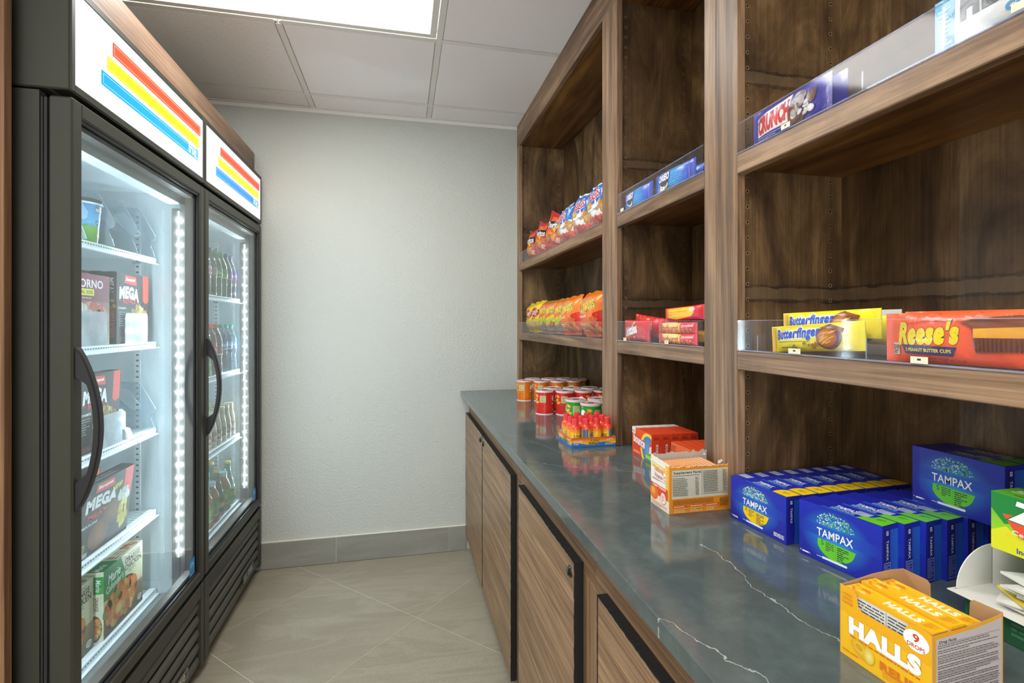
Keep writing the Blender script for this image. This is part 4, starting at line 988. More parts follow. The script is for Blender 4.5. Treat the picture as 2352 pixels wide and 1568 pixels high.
A.text('HONEY', .010, .0715, .012, .0030, '#d87c0c'); A.text('LEMON', .010, .0668, .012, .0030, '#d87c0c'); A.text('FLAVOR', .010, .0622, .013, .0030, '#d87c0c')
A.text('RELIEF', .070, .0155, .044, .0080, '#e47a10', .05); A.lines(.050, .004, .090, .011, 4, '#e89820', .35); A.ell(.026, .0180, .0125, .0085, '#e8c81c', '#f0a814', rot=-25); A.ell(.025, .019, .0085, .0058, '#f2e04a', '#e2bc18', rot=-25); A.ell(.024, .0195, .0045, .0030, '#d8a818', rot=-25); A.ell(.0355, .0165, .006, .0085, '#f6ec9a', '#ecc41c'); A.lines(.004, .006, .024, .009, 1, '#e08a10', .5)
f = MB(); f.prism(cut, lambda a, b, q: (-hx+q, hy-a, b), .0002, .0011, 'kraft'); A.emit(f, face_fn((-hx+.0002, hy, 0), (0, -1, 0), (0, 0, 1), (-1, 0, 0)), 'card'); obj('front_wall', f, t)
nearp = [(0, 0), (tt, 0), (tt, .0835), (tt*.85, .0810), (tt*.6, .0788), (tt*.35, .0778), (tt*.12, .0776), (0, .0768)]
A = Art(tt, .084); A.poly(nearp, '#f0a808'); A.poly([(.004, 0), (tt-.002, 0), (tt-.002, .0805), (tt*.85, .0780), (tt*.6, .0756), (tt*.35, .0746), (.004, .0735)], '#c9bdb8'); A.text('Drug Facts', .020, .0695, .024, .0034, '#3a3436', .03, .15)
for k in range(13): y = .0655-.005*k; A.rect(.006, y+.0022, tt-.005, y+.0025, '#5a5254') if k % 3 == 0 else None; A.lines(.006, y-.0022, tt*.92, y+.0018, 2, '#6a6264', .4, k)
f = MB(); f.prism(nearp, lambda a, b, q: (-hx+a, -hy+q, b), .0002, .0011, 'kraft'); A.emit(f, face_fn((-hx, -hy+.0002, 0), (1, 0, 0), (0, 0, 1), (0, -1, 0)), 'card'); obj('end_panel', f, t)
f = MB(); f.prism([(0, 0), (tt, 0), (tt, .083), (tt*.8, .0845), (tt*.5, .0838), (.25*tt, .081), (0, .079)], lambda a, b, q: (-hx+a, hy-q, b), 0, .001, 'kraft'); obj('far_side', f, t)
f = MB(); f.prism([(0, 0), (w_, 0), (w_, .083), (w_-.027, .0825), (w_-.031, .079), (w_-.032, .045), (.030, .045), (.029, .080), (.026, .0838), (0, .0845)], lambda a, b, q: (hx-q, -hy+a, b), 0, .001, 'kraft'); obj('back_wall', f, t)
obj('bottom', MB().box(-hx+.0012, hx-.0012, -hy+.0012, hy-.0012, 0, .001, 'kraft'), t)
def dropbox():
    w, h, d = .0935, .074, .0225; F_ = Art(w, h, '#dcdcd8'); F_.rect(0, h-.004, w, h, '#f6b40c'); F_.lines(.004, h-.030, .046, h-.006, 7, '#4a4a4a', .4); F_.rect(.048, .02, .0485, h-.005, '#707070'); F_.lines(.050, h-.030, .088, h-.006, 7, '#4a4a4a', .4, 5)
    T_ = Art(w, d, '#f6b60c', '#fcc81c'); T_.text('HALLS', .058, d*.5, .036, d*.44, '#fff4d0', .06, 0, 0); r_ = random.Random(8)
    for k in range(10): x, y = r_.uniform(.0, .032), r_.uniform(.003, d-.003); q = r_.uniform(.003, .007); T_.poly([(max(0, x-q), y-q*.3), (x+q*.3, min(d, y+q*.5)), (x+q, max(0, y-q*.5))], r_.choice(['#ffe06a', '#f08a18', '#ffd23c', '#f8a020']))
    T_.lines(.080, d*.2, .091, d*.8, 5, '#e89a10', .3); return carton(w, h, d, '#f4b00a', F_, None, None, T_).mesh('cough_drop_pack')
DM = dropbox()
for k, (xx, dz, q) in enumerate(((-.0365, .003, 'yellow cough drop pack in the display box, nearest its notched front'), (-.0110, .005, 'yellow cough drop pack in the middle of the display box'), (.0170, -.003, 'yellow cough drop pack sitting lower at the back of the display box'))):
    a = radians(4); tag(obj('cough_drop_pack', DM, loc=(.556+xx*cos(a), .439+xx*sin(a)-.0005, ZC+.0016+max(0, dz)), rot=(0, 0, a)), q, 'box', 'cough drop packs in the yellow display'); 

# ================================================================ allergy tablets display
t = thing('medicine_display', 'white-lined cardboard medicine display tray with a rounded side flap', 'display box', (.765, .415, ZC+.0003)); o = tuple(t.location)
gA = Art(.17, .038, '#0c4a26', '#0f5a2e'); gA.text('20', .030, .022, .020, .013, '#8fae98', .02); gA.lines(.05, .010, .15, .028, 3, '#3c7a52', .5); gA.rect(.0, .031, .17, .034, '#b8c43a')
f = MB(); f.box(.712, .845, .330, .500, ZC+.0003, .9430, 'card', '#0c4a26', bev=.0006); gA.emit(f, face_fn((.712, .500, ZC+.001), (0, -1, 0), (0, 0, 1), (-1, 0, 0)), 'card'); obj('carton_base', f, t, o=o)
obj('tray_floor', MB().box(.695, .850, .322, .510, .9432, .9446, 'card_white', bev=.0004), t, o=o)
sf = [(.0, .0)]+[(.062-.060*cos(a)*1.0, .052*sin(a)) for a in [pi/2*i/12 for i in range(13)]]+[(.090, .052), (.14, .052), (.14, 0)]
obj('side_flap', MB().prism(sf, lambda a, b, q: (.705+a, .506+q, .9448+b), 0, .0014, 'card_white'), t, o=o)
obj('inner_flap', MB().prism([(0, 0), (.035, 0), (.035, .045), (.012, .052), (0, .05)], lambda a, b, q: (.765+a+q, .5045-a*.6, .9448+b), 0, .0012, 'card_white'), t, o=o)
dk = Art(.10, .064, '#0d5a2c', '#12703a'); dk.ell(.030, .034, .024, .011, '#c8301c', n=24); dk.ell(.030, .034, .021, .009, '#e04a2c', n=24); dk.lines(.014, .029, .046, .039, 3, '#ffd2b8', .4)
tag(obj('allergy_box', carton(.100, .0640, .048, '#0d5a2c', dk), loc=(.790, .416, .9448)), 'dark green medicine box with a red oval, lying under the bright green box', 'box')
z = Art(.122, .0705, '#b8e01c', '#58c822'); z.rect(0, .02, .122, .0705, '#a4dc1e', '#3cb428'); z.poly([(0, .070), (0, .050), (.014, .034), (.03, .040), (.046, .070)], '#128a34'); z.poly([(0, 0), (.122, 0), (.122, .030), (.06, .026), (.03, .020), (.016, .032), (0, .022)], '#e8e81a')
z.poly([(.012, .046), (.122, .062), (.122, .018), (.06, .014), (.028, .024)], '#f0522c'); z.text('Zyrtec', .075, .046, .105, .030, '#ffffff', .05, .15, -4, out=[(.09, '#1a7a34')]); z.text('Cetirizine HCl', .052, .0255, .060, .0052, '#fff2e0', .02, 0, -4); z.text('10 mg', .026, .0205, .020, .0050, '#ffd42a', .02, 0, -4); z.text('/antihistamine', .066, .0180, .050, .0050, '#fff2e0', .02, 0, -4); z.text('Indoor + Outdoor', .060, .0065, .066, .0060, '#2a52a8', .02)
zt = Art(.122, .046, '#6cc82a', '#58b826'); zt.text('50', .022, .026, .026, .014, '#e8f6c8', .03); zt.text('10', .060, .026, .014, .012, '#3a4a2a', .02); zt.lines(.075, .008, .115, .038, 4, '#2f6a1c', .4); zt.lines(.02, .004, .07, .010, 1, '#2f6a1c', .4)
tag(obj('allergy_box', carton(.122, .0705, .046, '#5cc024', z, None, None, zt), loc=(.7465, .4175, 1.0095), rot=(0, 0, radians(0))), 'bright green allergy tablet box standing above the white display tray', 'box')
lf = MB(); r_ = random.Random(5)
for k in range(7):
    a = r_.uniform(-.5, .5); cx, cy = .731+r_.uniform(-.006, .006), .425+r_.uniform(-.014, .014); z0 = .9452+.0052*k; L_, B_ = .034, .019; vs = []
    for i, (u, v) in enumerate(((-1, -1), (1, -1), (1, 1), (-1, 1))):
        x = u*B_; y = v*L_; vs.append((cx+x*cos(a)-y*sin(a), cy+x*sin(a)+y*cos(a), z0+.004*(i % 2)))
    vs2 = [(x, y, z_+.0028) for x, y, z_ in vs]
    m = MB(); m.add(vs+vs2, [(0, 1, 2, 3), (7, 6, 5, 4), (0, 4, 5, 1), (1, 5, 6, 2), (2, 6, 7, 3), (3, 7, 4, 0)], 'card_white' if k != 2 else 'card', '#d8c23a')
    dA = [(vs2[0][j]*.6+vs2[2][j]*.4) for j in range(3)]
    rk = ('lowest', 'second', 'third', 'fourth', 'fifth', 'sixth', 'topmost')[k]; tag(obj('leaflet', m.move((cx, cy, z0)), loc=(cx, cy, z0)), f'folded white paper in the medicine display tray, {rk} of the loose pile' if k != 2 else 'folded paper sachet with a yellow edge in the medicine display tray', 'leaflet', 'loose folded papers in the medicine display' if k != 2 else None)

# ================================================================ candy and cookies
def place_pack(name, me, x, y, z, rz, label, cat, group=None, rx=0, ry=0):
    z += abs(sin(radians(rx)))*.085
    return tag(obj(name, me, loc=(x, y, z+.0003), rot=(radians(rx), radians(ry), radians(rz))), label, cat, group)
A = Art(.172, .056, '#1a48c8', '#1c50d8'); A.rect(.022, .004, .15, .052, '#28a4ec', '#2296e4'); A.rect(.11, .004, .150, .052, '#28a0ea', '#1c54d8', 'x'); A.poly([(.012, .038), (.026, .050), (.014, .052)], '#e0303a'); A.ell(.062, .026, .021, .020, '#2a2422', n=26); A.ell(.062, .027, .016, .015, '#4a4240', n=22); A.ell(.062, .022, .019, .015, '#f4efe6', n=22, a0=190, a1=350); A.ell(.062, .026, .017, .014, '#3a3230', n=22, a0=185, a1=355); A.text('OREO', .062, .036, .050, .016, '#ffffff', .06, 0, 2, out=[(.14, '#1c3fa0')]); A.lines(.092, .014, .135, .030, 3, '#6ac4f4', .3); A.text('6', .028, .014, .004, .008, '#ffffff', .03); A.lines(.022, .007, .036, .009, 1, '#ffffff')
OR = pillow(.172, .056, .034, A, 'film', 'ends', .010, .0014, 21, .004, '#1a48c8').mesh('cookie_pack')
for y, l in ((1.345, 'blue sandwich cookie pack at the left end of the middle upper shelf'), (1.146, 'second blue sandwich cookie pack, beside the wide wood post')): place_pack('cookie_pack', OR, .681, y, 1.630, 0 if y > 1.2 else 3, l, 'cookie pack', 'blue cookie packs')
place_pack('cookie_pack', OR, .765, 1.010, 1.630, -78, 'blue sandwich cookie pack mostly hidden behind the wide wood post', 'cookie pack', 'blue cookie packs'); place_pack('cookie_pack', OR, .725, 1.148, 1.630, 3, 'blue sandwich cookie pack standing behind the second one', 'cookie pack', 'blue cookie packs')
A = Art(.162, .062, '#d81c28', '#e4222c'); r_ = random.Random(9); A.L += 1
for k in range(34): x, y = r_.choice([(r_.uniform(.012, .045), r_.uniform(.034, .058)), (r_.uniform(.07, .11), r_.uniform(.040, .060)), (r_.uniform(.04, .10), r_.uniform(.003, .014))]); A.ell(x, y, .0038, .0036, r_.choice(['#ffd02a', '#3aa83c', '#f4801c', '#6a3a9a', '#e8342c', '#2a5ac0']), n=9, new=False)
A.text('Skittles', .062, .032, .086, .026, '#ffffff', .06, .1, 10, out=[(.10, '#a8141e')]); A.lines(.10, .008, .14, .018, 2, '#e88a8a', .3)
SK = pillow(.162, .062, .026, A, 'film', 'ends', .009, .0028, 31, .004, '#c01a24').mesh('candy_pack')
place_pack('candy_pack', SK, .678, 1.348, 1.2372, 0, 'red bag of rainbow fruit candy with white lettering, behind the acrylic front', 'candy pack', 'red rainbow candy bags'); place_pack('candy_pack', SK, .712, 1.335, 1.2372, 6, 'red rainbow candy bag leaning up behind the front one', 'candy pack', 'red rainbow candy bags', rx=7); place_pack('candy_pack', SK, .755, 1.34, 1.2372, -4, 'red rainbow candy bag farthest back on the shelf', 'candy pack', 'red rainbow candy bags', rx=4)
A = Art(.178, .027, '#e42430', '#f03038'); A.rect(.020, .002, .120, .025, '#ffc81a', '#ffd83a'); A.ell(.070, .021, .042, .008, '#ffec9a'); A.text('Starburst', .068, .0125, .090, .019, '#e8501c', .03, 0, out=[(.06, '#fff0b0')]); A.text('Original', .146, .018, .040, .008, '#ffffff', .02, .1, 4); A.blobs(.148, .007, .018, .004, ['#f4a030', '#f06a8a', '#ffd43a'], 8, .004); A.rect(.010, .004, .016, .022, '#9fd8e8')
SBm = pillow(.178, .027, .022, A, 'film', 'ends', .008, .0008, 41, .0035, '#d82a34').mesh('chew_pack')
for z_, l in ((1.2372, 'red and yellow fruit chew pack lying lowest in the tray'), (1.2648, 'red and yellow fruit chew pack stacked on the lowest one')): place_pack('chew_pack', SBm, .676, 1.128, z_, 0, l, 'candy pack', 'fruit chew packs')
A = Art(.180, .036, '#e01e22', '#ea2a26'); A.rect(0, 0, .18, .012, '#d82a5a'); A.poly([(.012, .012), (.03, .010), (.07, .004), (.12, .008), (.135, .010), (.145, .018), (.14, .033), (.012, .033)], '#ffc41a'); A.lines(.03, .014, .12, .026, 2, '#e88a10', .35); A.ell(.138, .026, .010, .006, '#ffd0c0')
SB2 = pillow(.180, .036, .026, A, 'film', 'ends', .009, .0018, 51, .004, '#e01e22').mesh('chew_pack')
place_pack('chew_pack', SB2, .688, 1.112, 1.2924, 0, 'large red and yellow fruit chew pack on top of the two small ones', 'candy pack', 'fruit chew packs', rx=-2); place_pack('chew_pack', SB2, .715, 1.085, 1.2372, 0, 'red fruit chew pack standing behind the stacked ones, beside the wide post', 'candy pack', 'fruit chew packs')
# blue crisped rice bar
A = Art(.182, .066, '#241c8c', '#2a22a0'); A.poly([(.014, .016), (.100, .016), (.108, .060), (.014, .052)], '#f2efe9'); A.text('CRUNCH', .060, .036, .084, .028, '#e0262c', .05, .12, 2, out=[(.07, '#c01820')]); A.blobs(.125, .034, .028, .020, ['#7a4a30', '#5c3420', '#8d5c3e'], 22, .011, 4); A.blobs(.130, .026, .022, .010, ['#f2ece2', '#ffffff', '#cbbfb0'], 12, .006, 6); A.lines(.016, .006, .09, .013, 2, '#b8b4e8', .35)
place_pack('chocolate_bar', pillow(.182, .066, .020, A, 'film', 'ends', .012, .0016, 61, .0035, '#241c8c'), .676, .758, 1.6302, 0, 'blue chocolate bar wrapper with a red word on a white panel', 'candy bar', 'blue chocolate bars'); place_pack('chocolate_bar', pillow(.182, .070, .020, Art(.182, .070, '#241c8c', '#2a22a0'), 'film', 'ends', .012, .0016, 63, .006, '#241c8c'), .700, .752, 1.6302, 0, 'plain blue wrapper standing right behind the blue chocolate bar', 'candy bar', 'blue chocolate bars')
A = Art(.215, .072, '#dfe6e4', '#eef2f0'); A.rect(0, 0, .026, .072, '#1e90c4', '#2aa4d4'); A.lines(.004, .01, .022, .06, 9, '#bfe4f2', .4); A.text("HERSHEY'S", .118, .046, .165, .030, '#5d6468', .07, 0); A.text('cookies', .120, .019, .075, .013, '#4a9cc8', .03); A.text("'n' creme", .175, .019, .05, .011, '#4a9cc8', .03)
place_pack('cookie_bar', pillow(.215, .072, .018, A, 'film', 'ends', .012, .0010, 71, .004, '#dfe6e4'), .676, .402, 1.6302, 0, 'white and pale blue cookies-and-cream bar high on the near upper shelf', 'candy bar')
# yellow bars
def yellow(seed):
    A = Art(.188, .046, '#f0e000', '#fff01e'); A.text('Butterfinger', .068, .0295, .100, .021, '#1d54c8', .05, .1, 2, out=[(.12, '#ffffff')]); A.lines(.022, .0165, .098, .0185, 1, '#7a7a1a', .5); A.lines(.03, .006, .07, .009, 1, '#5a5a1a', .5)
    A.ell(.134, .022, .022, .019, '#7a4018', '#5c2c10', n=24); A.ell(.131, .022, .017, .015, '#d8862a', '#a85a1c', n=20); A.L += 1
    for k in range(14): A.ell(.131+random.Random(k).uniform(-.012, .012), .022+random.Random(k+50).uniform(-.009, .009), .006, .0011, '#f0b048', n=8, new=False, rot=25)
    A.poly([(.118, .038), (.135, .044), (.160, .036), (.158, .028), (.140, .036)], '#8a4418'); A.blobs(.086, .011, .03, .004, ['#c8862a', '#b87420'], 7, .004); A.rect(.004, .002, .010, .044, '#e8b01c'); return A
YB = pillow(.188, .046, .026, yellow(1), 'film', 'ends', .012, .0016, 81, .003, '#e8d800').mesh('candy_bar')
g = 'yellow peanut butter bars'
place_pack('candy_bar', YB, .677, .703, 1.2372, 1, 'yellow peanut butter candy bar in front, resting on the tray floor', 'candy bar', g, rx=-3.5); place_pack('candy_bar', YB, .700, .700, 1.2620, 2, 'yellow peanut butter candy bar stacked above and behind the front one', 'candy bar', g, rx=-1.5); place_pack('candy_bar', YB, .735, .700, 1.2550, 3, 'yellow peanut butter candy bar turned askew at the back of the tray', 'candy bar', g, rx=2)
A = Art(.185, .066, '#f4582a', '#fa6230'); A.text("Reese's", .062, .040, .078, .028, '#f0d800', .06, .22, 2, out=[(.075, '#4a2410')])
A.poly([(.028, .024), (.100, .022), (.094, .010), (.034, .012)], '#3a2a6a'); A.text('2 PEANUT BUTTER CUPS', .064, .0170, .058, .0042, '#f0d800', .03, 0, -1); A.rect(.013, .010, .0245, .026, '#d8c8b8'); A.text('210', .0187, .0205, .0095, .0055, '#1a1412', .04); A.lines(.0145, .0112, .023, .0165, 2, '#3a3028', .5); A.text('MILK CHOCOLATE & PEANUT BUTTER', .064, .0068, .050, .0022, '#8a2a10', .02); A.text('NET WT 1.5 OZ', .095, .0045, .026, .0026, '#8a2a10', .02)
A.poly([(.104, .052), (.120, .058), (.160, .060), (.182, .056), (.178, .050), (.175, .020), (.120, .016), (.116, .046)], '#7a3c1c'); A.rect(.118, .034, .172, .050, '#e8a028', '#f2b63a'); A.poly([(.112, .052), (.180, .054), (.174, .047), (.118, .045)], '#8d4a22'); A.L += 1
for k in range(13): A.rect(.1205+.0042*k, .018, .1218+.0042*k, .033, '#4c2410')
RS = pillow(.185, .066, .024, A, 'film', 'ends', .010, .0015, 91, .0035, '#f4582a').mesh('candy_bar')
g = 'orange peanut butter cup packs'
place_pack('candy_bar', RS, .673, .480, 1.2372, 0, 'large orange peanut butter cup pack facing out of the tray', 'candy bar', g, rx=-.6); place_pack('candy_bar', RS, .704, .479, 1.2400, 0, 'orange peanut butter cup pack right behind the front one', 'candy bar', g); place_pack('candy_bar', RS, .676, .270, 1.2372, 0, 'orange pack at the right edge of the picture', 'candy bar', g)
tag(obj('stock_card', MB().box(-.0007, .0007, -.03, .03, 0, .075, 'card_white', bev=.0004), loc=(.775, .665, 1.2372)), 'white plastic card standing behind the yellow candy bars', 'card')
# thin foil wrappers standing empty at the left of the near tray
# ================================================================ contents of the freezer (front toward +X)
def frz(name, mb, x, y, z, label, cat, group=None, rz=0, ry=0):
    return tag(obj(name, mb if not isinstance(mb, MB) else mb, loc=(x, y, z+.0004), rot=(0, radians(ry), radians(180+rz))), label, cat, group)
FZ = [z-.0003 for z in SH1[0]]
# paper tub of ice cream
t = thing('ice_cream_tub', 'blue and green printed ice cream tub on the top freezer shelf', 'tub', (-.892, 1.646, FZ[0]+.0004), 0)
b = MB(); h = .112; A = Art(.30, h, '#5fae4a', '#6db8e8'); A.rect(0, 0, .30, h*.42, '#4a9a3a', '#8cc24a'); A.rect(0, h*.42, .30, h, '#7ac4ee', '#4a9cdc'); 
for q in (0, .15): A.ell(q+.085, h*.45, .022, .024, '#c8bfa0', '#a89c7c'); A.text("BEN & JERRY'S", q+.070, h*.80, .070, .013, '#ffffff', .04, 0, 0, out=[(.14, '#20242a')]); A.ell(q+.045, h*.50, .008, .007, '#203a44'); A.ell(q+.045, h*.50, .006, .005, '#7ac4ee'); A.text('Karamel', q+.07, h*.18, .05, .010, '#ffe0c0', .03, .2, 0, out=[(.1, '#b84a3a')]); A.lines(q+.06, h*.60, q+.10, h*.68, 2, '#ffffff')
A.emit(b, lambda u, v, l: ((.040+.008*v/h+l)*cos(u/.30*2*pi-1.0), (.040+.008*v/h+l)*sin(u/.30*2*pi-1.0), v), 'gloss', .00005, .008, l0=0)
b.lathe([(0, 0), (.040, 0)], 'card_white', 24); obj('tub_body', b, t)
obj('lid', MB().lathe([(.0478, .106), (.0505, .106), (.0508, .111), (.0508, .121), (.0495, .1225), (.0485, .121), (0, .1205)], 'gloss', 28, col='#4a4348').lathe([(.0509, .1055), (.0512, .1105)], 'enamel_white', 28), t)
t2 = dup(t, (-1.01, 1.78, FZ[0]+.0004), 2.2, 'second ice cream tub half hidden behind the clear dividers', 'tub')
def mega(w, h, d, kind):
    F_ = Art(w, h, '#1c181c', '#2c242c'); F_.poly([(w*.80, h*.62), (w*.89, h*.58), (w*.98, h*.62), (w*.98, h), (w*.80, h)], '#e8402e'); F_.poly([(w*.22, h*.86), (w*.60, h*.84), (w*.57, h*.96), (w*.25, h*.97)], '#e63a30'); F_.text('Banquet', w*.41, h*.91, w*.28, h*.055, '#ffffff', .03, .2)
    F_.text('MEGA', w*.37, h*.725, w*.56, h*.155, '#f4f2f0', .06, 0, -3, arc=.006); F_.rect(w*.05, h*.60, w*.14, h*.608, '#e0303a'); F_.rect(w*.60, h*.585, w*.70, h*.593, '#e0303a')
    if kind == 'bowl': F_.text('BOWLS', w*.37, h*.60, w*.36, h*.055, '#e0303a', .03); F_.text('DYNAMITE', w*.16, h*.50, w*.22, h*.03, '#f4f2f0', .02); F_.lines(w*.06, h*.24, w*.26, h*.46, 7, '#b8b2b0', .3); F_.blobs(w*.62, h*.33, w*.27, h*.21, ['#d8b46a', '#c48a3a', '#e8dca8', '#b06a2c', '#f0e6c0', '#a0b04a', '#e8a83a'], 110, w*.055); F_.lines(w*.08, h*.03, w*.3, h*.10, 3, '#a84a5a', .4)
    else: F_.text('MEATS', w*.34, h*.55, w*.40, h*.065, '#e0303a', .04); F_.text('MEATLOAF', w*.18, h*.45, w*.28, h*.035, '#f4f2f0', .02); F_.text('NEW!', w*.66, h*.80, w*.18, h*.07, '#f0e02a', .04, 0, 8); F_.ell(w*.38, h*.24, w*.20, h*.20, '#9a6238', '#6a3c1e', n=28); F_.ell(w*.62, h*.46, w*.20, h*.18, '#8c5832', '#5c341a', n=28); F_.blobs(w*.84, h*.36, w*.08, h*.22, ['#e8d02a', '#f2e46a', '#d8b81c'], 26, w*.05); F_.blobs(w*.82, h*.62, w*.10, h*.08, ['#e8ecd8', '#d8e0c0', '#f4f4e8'], 18, w*.05); F_.lines(w*.04, h*.05, w*.14, h*.22, 5, '#d8c87a', .4); F_.rect(w*.02, h*.02, w*.20, h*.09, '#8a8488'); F_.lines(w*.03, h*.03, w*.19, h*.08, 2, '#dcdcdc')
    E_ = Art(d, h, '#1c181c'); E_.text('MEGA BOWLS' if kind == 'bowl' else 'MEGA MEATS', d*.5, h*.28, h*.36, d*.45, '#e0303a', .04, 0, -90); E_.text('MEAL', d*.5, h*.80, h*.22, d*.4, '#dcd8d8', .03, 0, -90); E_.blobs(d*.5, h*.55, d*.3, h*.06, ['#c48a3a', '#e8dca8', '#b06a2c'], 10, d*.2)
    T_ = Art(w, d, '#2a262a'); T_.lines(w*.3, d*.2, w*.7, d*.8, 2, '#8a868a'); return carton(w, h, d, '#1c181c', F_, None, E_, T_, mat='chilled_card')
MG = mega(.200, .225, .030, 'bowl').mesh('frozen_meal_box')
g = 'black frozen bowl meal boxes'
frz('frozen_meal_box', MG, -.876, 1.868, FZ[1], 'black frozen bowl meal box with white capital letters, second freezer shelf', 'box', g)
frz('frozen_meal_box', MG, -.912, 1.858, FZ[1], 'black frozen meal box standing right behind the front one, second freezer shelf', 'box', g)
frz('frozen_meal_box', MG, -.950, 1.80, FZ[1], 'black frozen meal box poking out behind the pizza box, second freezer shelf', 'box', g)
frz('frozen_meal_box', MG, -.882, 1.682, FZ[2]+.001, 'black and red frozen bowl meal box on the third freezer shelf, frosted over', 'box', g, ry=-3)
frz('frozen_meal_box', MG, -.900, 1.470, FZ[2], 'black frozen meal box on the third freezer shelf, mostly hidden by the door handle', 'box', g)
w, h, d = .225, .205, .040; F_ = Art(w, h, '#5a2438', '#8a3048'); F_.rect(0, 0, w, h*.62, '#c8b4a8', '#8a5a5a'); F_.text('DIGIORNO', w*.45, h*.865, w*.80, h*.11, '#f6eef0', .02); F_.rect(w*.10, h*.70, w*.66, h*.79, '#e6dc2a'); F_.text('PERSONAL SIZE', w*.38, h*.745, w*.50, h*.042, '#5a5420', .03); F_.lines(w*.18, h*.62, w*.6, h*.68, 2, '#f0e4e4', .3)
F_.ell(w*.62, h*.38, w*.34, h*.24, '#e8c8a0', '#d8a070', n=30); F_.ell(w*.25, h*.25, w*.27, h*.17, '#e0a860', '#c88848', n=26); F_.blobs(w*.48, h*.44, w*.40, h*.12, ['#f0dcc0', '#d8604a', '#c84a3a', '#f4ead8', '#e0a890'], 50, .018); F_.text('CHEESE', w*.55, h*.09, w*.5, h*.05, '#dcdce4', .03)
frz('frozen_pizza_box', carton(w, h, d, '#6a2a3c', F_, None, None, None, mat='chilled_card'), -.884, 1.622, FZ[1], 'dark red frozen pizza box with a yellow label on the second freezer shelf', 'box')
MT = mega(.262, .208, .038, 'meat').mesh('frozen_meal_box')
frz('frozen_meal_box', MT, -.884, 1.700, FZ[3]+.0026, 'black frozen meat loaf meal box leaning back on the fourth freezer shelf', 'box', None, ry=-7)
frz('frozen_meal_box', MT, -.945, 1.680, FZ[3], 'black frozen meat meal box standing behind the leaning one', 'box', None)
w, h, d = .226, .203, .046; F_ = Art(w, h, '#b8ac80', '#d8d0b0'); F_.rect(0, 0, w, h*.40, '#3a3026', '#8a7a5c'); F_.poly([(0, h*.55), (w*.55, h*.48), (w*.50, h*.80), (w*.42, h), (0, h)], '#1c7a3c'); F_.text('Marie', w*.25, h*.83, w*.30, h*.13, '#eef4e8', .01, .3, 6); F_.text("Callender's", w*.27, h*.70, w*.42, h*.10, '#eef4e8', .005, .3, 6)
F_.text('ORANGE', w*.72, h*.88, w*.40, h*.085, '#3a3428', .03); F_.text('CHICKEN', w*.73, h*.775, w*.44, h*.085, '#3a3428', .03); F_.text('BOWL', w*.72, h*.69, w*.20, h*.05, '#8a8064', .01); F_.lines(w*.60, h*.94, w*.86, h*.97, 1, '#8a8064')
F_.ell(w*.42, h*.34, w*.42, h*.30, '#3a2e22', '#2a221a', n=30, rot=12); F_.blobs(w*.40, h*.36, w*.37, h*.24, ['#e8702a', '#f0883a', '#e0a04a', '#d85a20', '#f4c07a', '#6a9a3a', '#e8863a'], 110, .019); F_.ell(w*.90, h*.12, w*.06, h*.05, '#e0dcc8'); F_.lines(w*.86, h*.09, w*.94, h*.15, 3, '#5a5a4a')
E_ = Art(d, h, '#e6dfc0'); E_.rect(0, h*.68, d, h*.93, '#12963c'); E_.text('Marie', d*.70, h*.80, h*.18, d*.28, '#f4faf0', .01, .3, -90); E_.text("Callender's", d*.34, h*.80, h*.22, d*.22, '#f4faf0', .01, .3, -90); E_.text('ORANGE', d*.62, h*.53, h*.20, d*.17, '#3a3428', .03, 0, -90); E_.text('CHICKEN', d*.38, h*.53, h*.22, d*.17, '#3a3428', .03, 0, -90); E_.lines(d*.82, h*.50, d*.88, h*.64, 4, '#8a8064', .3); E_.ell(d*.5, h*.18, d*.42, h*.19, '#2e241c', n=24); E_.blobs(d*.5, h*.18, d*.32, h*.15, ['#e8702a', '#f0a04a', '#f4d08a', '#6a9a3a', '#f0883a'], 44, .0065)
T_ = Art(w, d, '#e2dabc'); T_.rect(0, 0, w*.34, d, '#12863a'); T_.text('Marie', w*.12, d*.5, w*.2, d*.4, '#f0f6ec', .01, .3); T_.lines(w*.38, d*.2, w*.66, d*.8, 3, '#8a7c50'); T_.blobs(w*.82, d*.5, w*.13, d*.32, ['#e8702a', '#f0a04a', '#f4d08a', '#d85a20'], 30, .008)
OC = carton(w, h, d, '#e0d8ba', F_, None, E_, T_, mat='chilled_card').mesh('frozen_meal_box')
frz('frozen_meal_box', OC, -.884, 1.812, FZ[4], 'cream and green frozen orange chicken meal box on the bottom freezer shelf', 'box', 'cream frozen chicken meal boxes', rz=0)
frz('frozen_meal_box', OC, -.897, 1.560, FZ[4], 'frozen chicken meal box at the left of the bottom freezer shelf', 'box', 'cream frozen chicken meal boxes')
def divider(x, y, z, label, grp='clear shelf dividers in the freezer'):
    out = [(-.24, .0), (.012, .0), (.008, .016), (-.001, .038), (-.001, .052), (.012, .060), (.015, .072), (-.030, .158), (-.040, .166), (-.100, .168), (-.24, .150)]
    hl = [(-.112, .142), (-.095, .150), (-.080, .150), (-.068, .140), (-.030, .082), (-.034, .070), (-.048, .066), (-.060, .074), (-.112, .128)]
    mb = MB(); mb.prism(out, lambda a, b_, q: (a, q, b_), -.0009, .0009, 'clear_plastic', holes=[hl])
    rim = MB(); rim.tube([(a, 0, b_) for a, b_ in out[1:10]], .0013, 'frosted', seg=5).tube([(a, 0, b_) for a, b_ in hl+hl[:1]], .0010, 'frosted', seg=5)
    t = thing('shelf_divider', label, 'divider', (x, y, z+.0006), 0, grp); obj('divider_plate', mb, t); obj('edge_bead', rim, t)
divider(-.852, 1.578, FZ[0], 'clear plastic divider on the top freezer shelf, left of the ice cream tub'); divider(-.852, 1.712, FZ[0], 'clear plastic divider on the top freezer shelf, right of the ice cream tub')
